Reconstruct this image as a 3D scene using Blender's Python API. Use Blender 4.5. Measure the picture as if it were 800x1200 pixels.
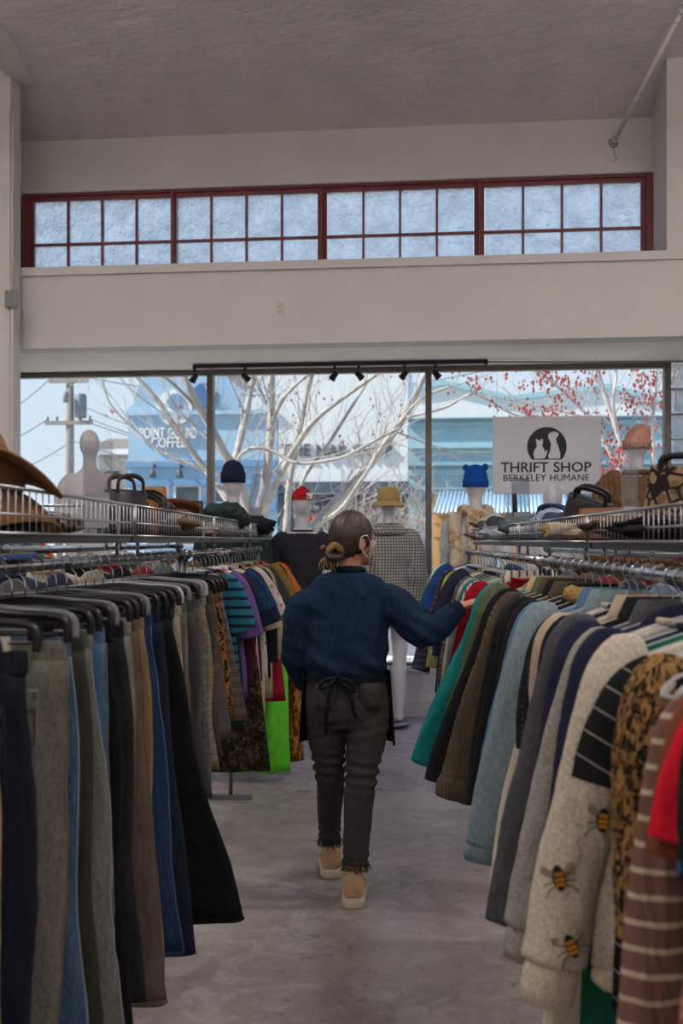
import bpy, bmesh, math, random
from mathutils import Vector, Matrix, noise as mnoise
PI = math.pi
S = bpy.context.scene
COL = S.collection
for _o in list(bpy.data.objects): bpy.data.objects.remove(_o, do_unlink=True)

# ------------------------------------------------------------------ camera
FPX, HOR, EYE = 1167.0, 634.0, 1.536
YAW = math.atan(40 / FPX)                         # the rails run towards x=440
cam_d = bpy.data.cameras.new('camera'); cam = bpy.data.objects.new('camera', cam_d); COL.objects.link(cam)
cam.location = (0, 0, EYE); cam.rotation_euler = (PI / 2, 0, YAW)
cam_d.sensor_width = 36; cam_d.sensor_fit = 'AUTO'; cam_d.lens = FPX * 36 / 1200
cam_d.shift_y = (HOR - 600) / 1200
cam_d.clip_start = 0.05; cam_d.clip_end = 300
cam_d.dof.use_dof = True; cam_d.dof.focus_distance = 4.4; cam_d.dof.aperture_fstop = 3.5
S.camera = cam
FW = Vector((-math.sin(YAW), math.cos(YAW), 0)); RT = Vector((math.cos(YAW), math.sin(YAW), 0)); UP = Vector((0, 0, 1))
def P(px, py, d):
    return FW * d + RT * ((px - 400) * d / FPX) + UP * (EYE + (HOR - py) * d / FPX)
# the shop front stands a few degrees askew to the rails: u along it, v out of the shop
WANG = -math.radians(3.5)
U = Vector((math.cos(WANG), math.sin(WANG), 0)); V = Vector((-math.sin(WANG), math.cos(WANG), 0))
def ray(px, v):
    w = FW + RT * ((px - 400) / FPX); return v / w.dot(V)
def WU(px, v):
    t = ray(px, v); return (FW * t + RT * ((px - 400) * t / FPX)).dot(U)
def WZ(px, py, v): return EYE + (HOR - py) * ray(px, v) / FPX
def WP(px, py, v): return (WU(px, v), v, WZ(px, py, v))

# ------------------------------------------------------------------ sky, sun, exposure
W = bpy.data.worlds.new('sky'); S.world = W; W.use_nodes = True
_n = W.node_tree.nodes; _l = W.node_tree.links
_bg = _n['Background']
_tc = _n.new('ShaderNodeTexCoord'); _sx = _n.new('ShaderNodeSeparateXYZ'); _rp = _n.new('ShaderNodeValToRGB')
_l.new(_tc.outputs['Generated'], _sx.inputs[0]); _l.new(_sx.outputs['Z'], _rp.inputs[0])
_e = _rp.color_ramp.elements
_e[0].position = 0.0; _e[0].color = (0.72, 0.77, 0.83, 1)
_e[1].position = 0.75; _e[1].color = (0.20, 0.38, 0.72, 1)
_x = _e.new(0.16); _x.color = (0.66, 0.76, 0.88, 1)
_x = _e.new(0.45); _x.color = (0.50, 0.66, 0.88, 1)
_l.new(_rp.outputs[0], _bg.inputs[0]); _bg.inputs[1].default_value = 1.2
sun_d = bpy.data.lights.new('sun', 'SUN'); sun = bpy.data.objects.new('sun', sun_d); COL.objects.link(sun)
sun_d.energy = 8.0; sun_d.angle = math.radians(0.6); sun_d.color = (1, 0.95, 0.87)
sun.rotation_euler = Vector((0.80, 0.20, -0.80)).to_track_quat('-Z', 'Y').to_euler()
S.view_settings.view_transform = 'Standard'; S.view_settings.look = 'None'
S.view_settings.gamma = 1; S.view_settings.use_curve_mapping = False
S.view_settings.exposure = 0.0
FILL_POWER = 62.0  # strength of the added out-of-view fill lamps

# ------------------------------------------------------------------ mesh helpers
class MB:
    def __init__(s): s.v = []; s.f = []
    def loft(s, rings, cap0=True, cap1=True, closed=True):
        b = len(s.v); n = len(rings[0])
        for r in rings: s.v.extend([tuple(p) for p in r])
        m = n if closed else n - 1
        for i in range(len(rings) - 1):
            for j in range(m):
                k = (j + 1) % n
                s.f.append((b + i * n + j, b + i * n + k, b + (i + 1) * n + k, b + (i + 1) * n + j))
        if closed and n > 2:
            if cap0: s.f.append(tuple(b + j for j in range(n - 1, -1, -1)))
            if cap1: s.f.append(tuple(b + (len(rings) - 1) * n + j for j in range(n)))
        return s
    def box(s, x0, x1, y0, y1, z0, z1, fn=None):
        b = len(s.v)
        for z in (z0, z1):
            for x, y in ((x0, y0), (x1, y0), (x1, y1), (x0, y1)):
                p = (x, y, z); s.v.append(tuple(fn(p)) if fn else p)
        for f in ((3, 2, 1, 0), (4, 5, 6, 7), (0, 1, 5, 4), (1, 2, 6, 5), (2, 3, 7, 6), (3, 0, 4, 7)):
            s.f.append(tuple(b + i for i in f))
        return s
    def tube(s, pts, rad, n=8, side=None, cap=True, dome=False):
        pts = [Vector(p) for p in pts]; m = len(pts)
        if not isinstance(rad, (list, tuple)): rad = [rad] * m
        rings = []; prev = None
        for i, p in enumerate(pts):
            t = pts[min(i + 1, m - 1)] - pts[max(i - 1, 0)]
            if t.length < 1e-9: t = Vector((0, 0, 1))
            t.normalize()
            a = Vector(side) if side else (prev if prev else (Vector((1, 0, 0)) if abs(t.x) < .8 else Vector((0, 1, 0))))
            a = a - t * a.dot(t)
            if a.length < 1e-6: a = t.orthogonal()
            a.normalize(); prev = a; c = t.cross(a)
            r = rad[i]; ra, rb = r if isinstance(r, (list, tuple)) else (r, r)
            rings.append([p + a * (ra * math.cos(2 * PI * k / n)) + c * (rb * math.sin(2 * PI * k / n)) for k in range(n)])
        if dome:
            def cap_r(i, j):
                t = (pts[i] - pts[j]).normalized(); r = rad[i]; rr = min(r) if isinstance(r, (list, tuple)) else r
                out = []
                for q in (.5, .85):
                    k = math.sqrt(1 - q * q) if q < 1 else 0
                    out.append([pts[i] + (x - pts[i]) * k + t * rr * q for x in rings[i]])
                return out
            a = cap_r(0, 1); z = cap_r(-1, -2)
            rings = [a[1], a[0]] + rings + z
        return s.loft(rings, cap, cap)
    def ball(s, c, r, nu=16, nv=10, rot=None, top=1.0, bot=-1.0):
        rx, ry, rz = r if isinstance(r, (list, tuple)) else (r, r, r); c = Vector(c); rings = []
        p0, p1 = math.asin(max(-1, bot)), math.asin(min(1, top))
        for i in range(nv + 1):
            ph = p0 + (p1 - p0) * i / nv; k = max(math.cos(ph), 0.02)
            ring = []
            for j in range(nu):
                a = 2 * PI * j / nu; q = Vector((rx * k * math.cos(a), ry * k * math.sin(a), rz * math.sin(ph)))
                if rot: q = rot @ q
                ring.append(c + q)
            rings.append(ring)
        return s.loft(rings)
    def lathe(s, prof, n=20, c=(0, 0, 0), sx=1, sy=1, cap0=True, cap1=True):
        return s.loft([[(c[0] + r * sx * math.cos(2 * PI * j / n), c[1] + r * sy * math.sin(2 * PI * j / n), c[2] + z) for j in range(n)] for r, z in prof], cap0, cap1)
    def prism(s, poly, y0, y1):
        """outline in x,z pushed from y0 to y1"""
        b = len(s.v); n = len(poly)
        for y in (y0, y1): s.v.extend([(x, y, z) for x, z in poly])
        s.f.append(tuple(b + i for i in range(n))); s.f.append(tuple(b + n + i for i in range(n - 1, -1, -1)))
        for i in range(n):
            k = (i + 1) % n; s.f.append((b + k, b + i, b + n + i, b + n + k))
        return s
    def sheet(s, grid, th):
        """rows of points -> a thin solid sheet"""
        nr, nc = len(grid), len(grid[0]); G = [[Vector(p) for p in r] for r in grid]; N = []
        for i in range(nr):
            row = []
            for j in range(nc):
                a = G[min(i + 1, nr - 1)][j] - G[max(i - 1, 0)][j]; b = G[i][min(j + 1, nc - 1)] - G[i][max(j - 1, 0)]
                c = a.cross(b); row.append(c.normalized() if c.length > 1e-9 else Vector((0, 0, 1)))
            N.append(row)
        b = len(s.v)
        for sg in (1, -1):
            for i in range(nr):
                for j in range(nc): s.v.append(tuple(G[i][j] + N[i][j] * th * .5 * sg))
        o = nr * nc
        for i in range(nr - 1):
            for j in range(nc - 1):
                q = (b + i * nc + j, b + i * nc + j + 1, b + (i + 1) * nc + j + 1, b + (i + 1) * nc + j)
                s.f.append(q); s.f.append(tuple(x + o for x in reversed(q)))
        rim = [i * nc for i in range(nr)] + [(nr - 1) * nc + j for j in range(1, nc)] + [i * nc + nc - 1 for i in range(nr - 2, -1, -1)] + [j for j in range(nc - 2, 0, -1)]
        for i in range(len(rim)):
            p, q = b + rim[i], b + rim[(i + 1) % len(rim)]; s.f.append((p, q, q + o, p + o))
        return s
    def mesh(s, name, smooth=True):
        m = bpy.data.meshes.new(name); m.from_pydata([tuple(p) for p in s.v], [], s.f)
        bm = bmesh.new(); bm.from_mesh(m); bmesh.ops.recalc_face_normals(bm, faces=bm.faces); bm.to_mesh(m); bm.free()
        if smooth: m.shade_smooth()
        return m
    def obj(s, name, mat, parent=None, smooth=True, loc=None):
        return link(name, s.mesh(name, smooth), mat, parent, loc)
def link(name, mesh, mat, parent=None, loc=None):
    if mat is not None and not mesh.materials: mesh.materials.append(mat)
    o = bpy.data.objects.new(name, mesh); COL.objects.link(o)
    if parent: o.parent = parent
    if loc is not None: o.location = loc
    return o
def thing(name, label, cat, loc=(0, 0, 0), rz=0, group=None):
    o = bpy.data.objects.new(name, None); COL.objects.link(o); o.location = loc; o.rotation_euler = (0, 0, rz); o.empty_display_size = .05
    return tag(o, label, cat, group)
def tag(o, label, cat, group=None, kind=None):
    o['label'] = label; o['category'] = cat
    if group: o['group'] = group
    if kind: o['kind'] = kind
    return o
def struct(o, label=None):
    o['kind'] = 'structure'
    if label: o['label'] = label
    return o
def wobj(mb, name, mat, parent=None, smooth=False):
    """mesh given in shop-front coordinates u, v, z"""
    o = mb.obj(name, mat, parent, smooth)
    if not parent: o.rotation_euler = (0, 0, WANG)
    return o
def wthing(name, label, cat, u=0, v=0, z=0, group=None):
    p = U * u + V * v; return thing(name, label, cat, (p.x, p.y, z), WANG, group)
def bevel(o, w=.004, seg=2):
    m = o.modifiers.new('bevel', 'BEVEL'); m.width = w; m.segments = seg; m.limit_method = 'ANGLE'; return o
def bake(o, mods):
    """apply modifiers (a list of functions) and give the mesh back"""
    for fn in mods: fn(o)
    dg = bpy.context.evaluated_depsgraph_get(); dg.update()
    m = bpy.data.meshes.new_from_object(o.evaluated_get(dg)); o.modifiers.clear(); old = o.data; o.data = m
    bpy.data.meshes.remove(old); return m
def fuse(mb, name, voxel, mat, parent=None, smooth_it=4, fn=None):
    """closed shapes -> one continuous skin"""
    me = mb.mesh(name)
    o = link(name, me, None)
    def a(o):
        r = o.modifiers.new('r', 'REMESH'); r.mode = 'VOXEL'; r.voxel_size = voxel; r.use_smooth_shade = True
        s = o.modifiers.new('s', 'SMOOTH'); s.factor = .5; s.iterations = smooth_it
    m = bake(o, [a])
    if fn:
        nn = [v.normal.copy() for v in m.vertices]
        for v, q in zip(m.vertices, nn):
            d = fn(v.co)
            if d: v.co = v.co + q * d
    m.shade_smooth(); m.name = name
    if mat: m.materials.append(mat)
    if parent: o.parent = parent
    return o
def spline(pts, k=4):
    pts = [Vector(p) for p in pts]; out = []
    for i in range(len(pts) - 1):
        a = pts[max(i - 1, 0)]; b = pts[i]; c = pts[i + 1]; d = pts[min(i + 2, len(pts) - 1)]
        for j in range(k):
            t = j / k
            out.append(.5 * ((2 * b) + (c - a) * t + (2 * a - 5 * b + 4 * c - d) * t * t + (3 * b - a - 3 * c + d) * t ** 3))
    out.append(pts[-1]); return out
def interp(xs, t):
    t = max(0, min(1, t)) * (len(xs) - 1); i = min(int(t), len(xs) - 2); f = t - i
    a, b = xs[i], xs[i + 1]
    if isinstance(a, (tuple, list)): return tuple(p + (q - p) * f for p, q in zip(a, b))
    return a + (b - a) * f
def text_mesh(s, width, height=None, depth=.004, bold=0.0):
    c = bpy.data.curves.new('t', 'FONT'); c.body = s; c.size = 1; c.extrude = .5; c.align_x = 'CENTER'; c.align_y = 'CENTER'; c.offset = bold; c.resolution_u = 3
    o = bpy.data.objects.new('t', c); COL.objects.link(o)
    dg = bpy.context.evaluated_depsgraph_get(); dg.update()
    m = bpy.data.meshes.new_from_object(o.evaluated_get(dg)); bpy.data.objects.remove(o); bpy.data.curves.remove(c)
    xs = [v.co.x for v in m.vertices]; ys = [v.co.y for v in m.vertices]
    kx = width / (max(xs) - min(xs)); ky = height / (max(ys) - min(ys)) if height else kx
    mx, my = (max(xs) + min(xs)) / 2, (max(ys) + min(ys)) / 2
    for v in m.vertices: v.co = ((v.co.x - mx) * kx, -v.co.z * depth, (v.co.y - my) * ky)
    m.materials.clear(); return m

# ------------------------------------------------------------------ materials
MATS = {}
class NT:
    def __init__(s, name):
        s.m = bpy.data.materials.new(name); s.m.use_nodes = True; s.t = s.m.node_tree; s.b = s.t.nodes['Principled BSDF']
        s.tc = None
    def n(s, typ, **kw):
        x = s.t.nodes.new('ShaderNode' + typ)
        for k, v in kw.items(): setattr(x, k, v)
        return x
    def l(s, a, b): s.t.links.new(a, b)
    def co(s, scale=(1, 1, 1), rot=(0, 0, 0)):
        if not s.tc: s.tc = s.n('TexCoord')
        mp = s.n('Mapping'); mp.inputs['Scale'].default_value = scale; mp.inputs['Rotation'].default_value = rot
        s.l(s.tc.outputs['Object'], mp.inputs['Vector']); return mp.outputs[0]
    def noise(s, scale, detail=3, rough=.5, stretch=(1, 1, 1), dist=0):
        x = s.n('TexNoise'); x.inputs['Scale'].default_value = scale; x.inputs['Detail'].default_value = detail; x.inputs['Roughness'].default_value = rough; x.inputs['Distortion'].default_value = dist
        s.l(s.co(stretch), x.inputs['Vector']); return x.outputs['Fac']
    def ramp(s, fac, stops, const=False):
        r = s.n('ValToRGB'); e = r.color_ramp.elements
        if const: r.color_ramp.interpolation = 'CONSTANT'
        while len(e) < len(stops): e.new(.5)
        for q, (p, c) in zip(e, stops):
            q.position = p; q.color = (*c, 1) if len(c) == 3 else c
        s.l(fac, r.inputs[0]); return r.outputs[0]
    def mix(s, fac, a, b, typ='MIX'):
        x = s.n('MixRGB', blend_type=typ)
        for i, q in enumerate((fac, a, b)):
            if isinstance(q, (int, float)): x.inputs[i].default_value = q if i == 0 else (q, q, q, 1)
            elif isinstance(q, tuple): x.inputs[i].default_value = (*q[:3], 1)
            else: s.l(q, x.inputs[i])
        return x.outputs[0]
    def math(s, op, a, b=0.0):
        x = s.n('Math', operation=op)
        for i, q in enumerate((a, b)):
            if isinstance(q, (int, float)): x.inputs[i].default_value = q
            else: s.l(q, x.inputs[i])
        return x.outputs[0]
    def stripe(s, axis, freq, duty, wob=0.0):
        d = s.n('VectorMath', operation='DOT_PRODUCT'); s.l(s.co(), d.inputs[0]); d.inputs[1].default_value = axis
        f = s.math('MULTIPLY', d.outputs['Value'], freq)
        if wob: f = s.math('ADD', f, s.math('MULTIPLY', s.noise(6), wob))
        return s.math('LESS_THAN', s.math('FRACT', f), duty)
    def bump(s, h, strength=.3, dist=.01):
        b = s.n('Bump'); b.inputs['Strength'].default_value = strength; b.inputs['Distance'].default_value = dist
        s.l(h, b.inputs['Height']); s.l(b.outputs[0], s.b.inputs['Normal'])
    def col(s, c):
        if isinstance(c, tuple): s.b.inputs['Base Color'].default_value = (*c[:3], 1)
        else: s.l(c, s.b.inputs['Base Color'])
def lin(c):
    """sRGB 0-255 -> linear"""
    return tuple(((x / 255) / 12.92 if x / 255 <= .04045 else ((x / 255 + .055) / 1.055) ** 2.4) for x in c)
def dk(c, k): return tuple(max(0, x * k) for x in c)
def mat(name, c, rough=.6, metal=0, var=.12, scale=8, bump=0, bscale=60, spec=.4, stretch=(1, 1, 1)):
    if name in MATS: return MATS[name]
    t = NT(name); c = lin(c)
    t.b.inputs['Roughness'].default_value = rough; t.b.inputs['Metallic'].default_value = metal; t.b.inputs['Specular IOR Level'].default_value = spec
    if var: t.col(t.ramp(t.noise(scale, 4, .6, stretch), [(.3, dk(c, 1 - var)), (.7, dk(c, 1 + var))]))
    else: t.col(c)
    if bump: t.bump(t.noise(bscale, 3, .6, stretch), bump, .004)
    MATS[name] = t.m; return t.m
def fab(c, kind='plain', c2=None, c3=None, f=18, duty=.5, rough=.92, axis=None):
    key = ('fab', c, kind, c2, c3, f, duty, axis)
    if key in MATS: return MATS[key]
    t = NT('cloth_' + kind); a = lin(c); b = lin(c2) if c2 else dk(a, 1.6); e = lin(c3) if c3 else dk(a, .4)
    t.b.inputs['Roughness'].default_value = rough; t.b.inputs['Specular IOR Level'].default_value = .2
    h = None
    if kind == 'denim':
        col = t.mix(t.math('MULTIPLY', t.ramp(t.noise(3.2, 3, .6, (1, 1, .35)), [(.38, (0, 0, 0)), (.66, (1, 1, 1))]), .75), a, b)
        col = t.mix(.35, col, t.ramp(t.noise(190, 2, .7, (1, 1, .3)), [(.35, dk(a, .6)), (.65, b)]))
    elif kind == 'stripe': col = t.mix(t.stripe(axis or (0, 0, 1), f, duty), a, b)
    elif kind == 'stripe2':
        col = t.mix(t.stripe(axis or (0, 0, 1), f, duty), a, b); col = t.mix(t.stripe(axis or (0, 0, 1), f * 2.02, .16), col, e)
    elif kind == 'plaid':
        m1 = t.stripe((0, 0, 1), f, duty); m2 = t.stripe((1, .4, 0), f, duty)
        col = t.mix(t.math('MULTIPLY', m1, .55), a, b); col = t.mix(t.math('MULTIPLY', m2, .55), col, b)
        col = t.mix(t.math('MULTIPLY', t.stripe((0, 0, 1), f * 2, .12), .6), col, e); col = t.mix(t.math('MULTIPLY', t.stripe((1, .4, 0), f * 2, .12), .6), col, e)
    elif kind == 'leopard':
        v = t.n('TexVoronoi'); v.inputs['Scale'].default_value = f; v.inputs['Randomness'].default_value = .9
        mx = t.mix(.16, t.co((1, 1, .72)), None or t.n('TexNoise').outputs['Color']); t.l(mx, v.inputs['Vector'])
        col = t.ramp(v.outputs['Distance'], [(0, b), (.20, b), (.26, e), (.50, e), (.56, a)])
        col = t.mix(t.ramp(t.noise(f * 1.3, 2), [(.56, (0, 0, 0)), (.62, (1, 1, 1))]), col, t.mix(.5, a, b))
    elif kind == 'cells':
        v = t.n('TexVoronoi', feature='DISTANCE_TO_EDGE'); v.inputs['Scale'].default_value = f; t.l(t.co(), v.inputs['Vector'])
        col = t.mix(t.math('LESS_THAN', v.outputs['Distance'], duty), t.mix(t.math('GREATER_THAN', t.noise(f * .7, 1), .5), a, b), e)
    elif kind == 'camo':
        col = t.ramp(t.noise(f, 2, .5, dist=.6), [(0, e), (.42, a), (.53, b), (.62, e)], True)
    elif kind == 'floral':
        v = t.n('TexVoronoi'); v.inputs['Scale'].default_value = f; t.l(t.co(), v.inputs['Vector'])
        spot = t.ramp(v.outputs['Distance'], [(duty * .5, (1, 1, 1)), (duty * .62, (0, 0, 0))])
        pick = t.mix(t.math('GREATER_THAN', t.noise(f * .6, 1), .5), b, e)
        col = t.mix(spot, a, pick)
    elif kind == 'dots':
        v = t.n('TexVoronoi'); v.inputs['Scale'].default_value = f; v.inputs['Randomness'].default_value = 0; t.l(t.co(), v.inputs['Vector'])
        col = t.mix(t.math('LESS_THAN', v.outputs['Distance'], duty * .5), a, b)
    elif kind == 'marl': col = t.ramp(t.noise(150, 3, .8), [(.35, dk(a, .72)), (.65, dk(a, 1.25))])
    elif kind in ('knit', 'cord'):
        d = t.n('VectorMath', operation='DOT_PRODUCT'); t.l(t.co(), d.inputs[0]); d.inputs[1].default_value = axis or (1, .5, 0)
        h = t.math('SINE', t.math('MULTIPLY', d.outputs['Value'], f * 6.283))
        if kind == 'knit': h = t.math('ADD', h, t.noise(110, 2))
        col = t.mix(t.math('MULTIPLY', t.math('ADD', h, 1.0), .3), dk(a, .75), dk(a, 1.2))
    elif kind == 'fleece':
        v = t.n('TexVoronoi'); v.inputs['Scale'].default_value = 90; t.l(t.co(), v.inputs['Vector']); h = v.outputs['Distance']
        col = t.mix(h, dk(a, 1.15), dk(a, .6))
    else: col = t.ramp(t.noise(9, 4, .65), [(.25, dk(a, .8)), (.75, dk(a, 1.18))])
    if kind not in ('denim', 'marl', 'plain'):
        col = t.mix(.45, col, t.ramp(t.noise(10, 4, .6), [(.25, (.55, .55, .55)), (.75, (1, 1, 1))]), 'MULTIPLY')
    t.col(col)
    fine = h if h is not None else t.noise(240, 2, .7)
    b1 = t.n('Bump'); b1.inputs['Strength'].default_value = .5 if h is not None else .25; b1.inputs['Distance'].default_value = .004 if h is not None else .002; t.l(fine, b1.inputs['Height'])
    b2 = t.n('Bump'); b2.inputs['Strength'].default_value = .55; b2.inputs['Distance'].default_value = .035
    t.l(t.math('ADD', t.noise(6, 3, .55, (1.6, 1.6, .8), .8), t.math('MULTIPLY', t.noise(17, 2, .5, (1, 1, .6), 1.2), .35)), b2.inputs['Height']); t.l(b1.outputs[0], b2.inputs['Normal']); t.l(b2.outputs[0], t.b.inputs['Normal'])
    MATS[key] = t.m; return t.m
def glass_mat(name, tint, gloss=.06, rough=.02):
    if name in MATS: return MATS[name]
    m = bpy.data.materials.new(name); m.use_nodes = True; t = m.node_tree; t.nodes.remove(t.nodes['Principled BSDF'])
    tr = t.nodes.new('ShaderNodeBsdfTransparent'); tr.inputs[0].default_value = (*tint, 1)
    gl = t.nodes.new('ShaderNodeBsdfGlossy'); gl.inputs['Roughness'].default_value = rough
    mx = t.nodes.new('ShaderNodeMixShader'); mx.inputs[0].default_value = gloss
    t.links.new(tr.outputs[0], mx.inputs[1]); t.links.new(gl.outputs[0], mx.inputs[2]); t.links.new(mx.outputs[0], t.nodes['Material Output'].inputs[0])
    MATS[name] = m; return m
def wavy_glass(name, tint, scale, amount, trans=.35, mottle=.25, clear=.2):
    t = NT(name); nt = t.t; out = nt.nodes['Material Output']
    backlight_mottle = t.ramp(t.math('ADD', t.math('MULTIPLY', t.noise(4.5, 3, .6), .65), t.math('MULTIPLY', t.noise(26, 3, .6), .35)), [(.36, dk(tint, 1 - mottle)), (.6, tint)])  # uneven brightness of sky and buildings behind, painted into the glass tint
    rf = nt.nodes.new('ShaderNodeBsdfRefraction'); rf.inputs['Color'].default_value = (*tint, 1); rf.inputs['IOR'].default_value = 1.35; rf.inputs['Roughness'].default_value = .12
    tl = nt.nodes.new('ShaderNodeBsdfTranslucent'); tl.inputs['Color'].default_value = (*tint, 1)
    tp = nt.nodes.new('ShaderNodeBsdfTransparent'); tp.inputs['Color'].default_value = (*tint, 1)
    gl = nt.nodes.new('ShaderNodeBsdfGlossy'); gl.inputs['Roughness'].default_value = .1
    b = t.n('Bump'); b.inputs['Strength'].default_value = amount; b.inputs['Distance'].default_value = .05
    h = t.math('ADD', t.noise(scale, 2, .5), t.math('MULTIPLY', t.noise(scale * .22, 2, .5), 3.0)); t.l(h, b.inputs['Height'])
    for x in (rf, gl, tl): t.l(b.outputs[0], x.inputs['Normal'])
    for x in (rf, tl, tp): t.l(backlight_mottle, x.inputs['Color'])
    m1 = t.n('MixShader'); m1.inputs[0].default_value = trans; t.l(rf.outputs[0], m1.inputs[1]); t.l(tl.outputs[0], m1.inputs[2])
    m2 = t.n('MixShader'); m2.inputs[0].default_value = clear; t.l(m1.outputs[0], m2.inputs[1]); t.l(tp.outputs[0], m2.inputs[2])
    m3 = t.n('MixShader'); m3.inputs[0].default_value = .04; t.l(m2.outputs[0], m3.inputs[1]); t.l(gl.outputs[0], m3.inputs[2])
    t.l(m3.outputs[0], out.inputs[0]); nt.nodes.remove(t.b); MATS[name] = t.m; return t.m
CHROME = mat('chrome', (200, 202, 206), .18, 1, .05)
STEEL = mat('steel', (150, 150, 152), .38, 1, .08)
WIRE = mat('wire_steel', (185, 186, 190), .28, 1, .04)
BLACKP = mat('black_plastic', (22, 22, 24), .28, 0, .1, spec=.5)
GREYM = mat('grey_paint', (120, 122, 126), .5, 0, .08)
# ------------------------------------------------------------------ the room
VB, VC, VW = 7.665, 8.16, 8.815                   # beam face, clerestory wall, shop window
ZS, ZL = 3.07, 3.71                               # soffit, top of the beam
def plaster(name, c, amt=.5, sc=5, stain=.1):
    t = NT(name); a = lin(c)
    t.b.inputs['Roughness'].default_value = .75; t.b.inputs['Specular IOR Level'].default_value = .3
    t.col(t.ramp(t.noise(2.2, 5, .65), [(.25, dk(a, 1 - stain)), (.75, dk(a, 1 + stain * .5))]))
    t.bump(t.math('ADD', t.noise(sc, 5, .65, (1, 2.5, 1)), t.math('MULTIPLY', t.noise(sc * 7, 3, .6), .25)), amt, .03)
    return t.m
M_WALL = plaster('wall_paint', (208, 203, 198), .15, 4, .06)
M_CEIL = plaster('ceiling_plaster', (200, 193, 192), .9, 2.6, .14)
M_SOFF = plaster('soffit_paint', (236, 228, 216), .35, 7, .08)
def concrete():
    t = NT('concrete'); t.b.inputs['Specular IOR Level'].default_value = .4
    base = t.ramp(t.noise(1.3, 6, .62), [(.22, lin((128, 120, 120))), (.5, lin((164, 152, 148))), (.8, lin((194, 178, 170)))])
    base = t.mix(t.math('MULTIPLY', t.ramp(t.noise(5, 6, .75, dist=1.2), [(.48, (0, 0, 0)), (.62, (1, 1, 1))]), .6), base, lin((198, 190, 188)))
    base = t.mix(t.math('MULTIPLY', t.ramp(t.noise(14, 4, .7), [(.58, (0, 0, 0)), (.70, (1, 1, 1))]), .55), base, lin((84, 78, 78)))
    base = t.mix(t.math('MULTIPLY', t.ramp(t.noise(1.9, 2, .5), [(.6, (0, 0, 0)), (.72, (1, 1, 1))]), .3), base, lin((150, 116, 124)))
    t.col(base); t.l(t.ramp(t.noise(3, 4), [(.3, (.26, .26, .26)), (.7, (.5, .5, .5))]), t.b.inputs['Roughness'])
    t.bump(t.noise(26, 5, .7), .12, .01); return t.m
def concrete_worn():
    t = NT('concrete_worn')
    base = t.ramp(t.noise(2.2, 6, .7, dist=1.0), [(.25, lin((128, 122, 130))), (.5, lin((166, 158, 164))), (.75, lin((196, 188, 192)))])
    base = t.mix(t.math('MULTIPLY', t.ramp(t.noise(8, 5, .75, dist=1.5), [(.52, (0, 0, 0)), (.64, (1, 1, 1))]), .6), base, lin((110, 98, 96)))
    base = t.mix(t.math('MULTIPLY', t.ramp(t.noise(1.6, 2, .5), [(.52, (0, 0, 0)), (.66, (1, 1, 1))]), .4), base, lin((190, 140, 158)))
    t.col(base); t.l(t.ramp(t.noise(4, 4), [(.3, (.3, .3, .3)), (.7, (.62, .62, .62))]), t.b.inputs['Roughness'])
    t.bump(t.noise(30, 5, .7), .2, .01); return t.m
M_CONC, M_CONC2 = concrete(), concrete_worn()
ULo, UHi = -5.2, 4.3
floor = struct(MB().box(-5.6, 5.2, -5.4, 9.6, -.12, -.004).obj('floor', mat('floor_joint', (84, 78, 78), .9), None, False))
YJ = 6.13
struct(MB().box(-5.6, 5.2, -5.4, YJ - .006, -.004, 0).obj('floor_slab', M_CONC, floor, False))
struct(MB().box(-5.6, 5.2, YJ + .006, 9.0, -.004, -.001).obj('floor_slab', M_CONC2, floor, False))
# ceiling with a cove over the clerestory
prof = [(-5.6, 5.45), (5.3, 5.45), (6.2, 5.43), (6.9, 5.36), (7.4, 5.25), (7.8, 5.11), (8.05, 4.99), (8.2, 4.90)]
mb = MB(); ring = prof + [(8.45, 4.90), (8.45, 5.8), (-5.6, 5.8)]
mb.loft([[(u, v, z) for v, z in ring] for u in (ULo - .2, UHi + .2)])
o = wobj(mb, 'ceiling', M_CEIL); struct(o)
o.data.shade_smooth(); o.modifiers.new('es', 'EDGE_SPLIT').split_angle = math.radians(28)
struct(wobj(MB().box(ULo - .2, UHi + .2, VC, VC + .22, 4.47, 5.6), 'wall_front_upper', M_WALL))
struct(wobj(MB().box(ULo - .2, UHi + .2, VB, VB + .2, ZS, ZL), 'wall_front_beam', M_WALL))
struct(wobj(MB().box(ULo - .2, UHi + .2, VB + .2, VW + .14, ZS + .002, ZL - .02), 'wall_front_soffit', M_SOFF))
struct(wobj(MB().box(ULo - .2, UHi + .2, VB - .022, VB + .5, ZL - .065, ZL), 'trim_1', M_WALL))
struct(wobj(MB().box(WU(27, VC), WU(765, VC), VC - .035, VC, 4.475, 4.515), 'trim_2', M_WALL))
struct(wobj(MB().box(ULo - .2, UHi + .2, VC, VC + .2, ZL - .02, 3.795), 'wall_front_sill', M_WALL))
struct(wobj(MB().box(ULo - .2, UHi + .2, VW - .06, VW + .14, 0, .43), 'wall_front_riser', mat('riser_paint', (214, 212, 212), .55, 0, .06)))
struct(wobj(MB().box(ULo - .2, UHi + .2, VW - .085, VW - .06, 0, .13), 'baseboard_front', mat('riser_paint', (214, 212, 212))))
struct(wobj(MB().box(ULo - .2, UHi + .2, VW - .12, VW - .06, .40, .44), 'trim_3', mat('riser_paint', (214, 212, 212))))
struct(wobj(MB().box(WU(781, VB), UHi + .2, VB, VC + .2, ZL, 5.4), 'wall_front_right', M_WALL))
uP = WU(24, VB - .03)
struct(wobj(MB().box(ULo - .2, uP, 7.45, VB - .03, 0, 5.4), 'wall_front_left', M_WALL))
struct(wobj(MB().box(ULo - .2, WU(14, VW), VW - .06, VW + .14, .43, ZS), 'wall_front_corner', M_WALL))
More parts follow.
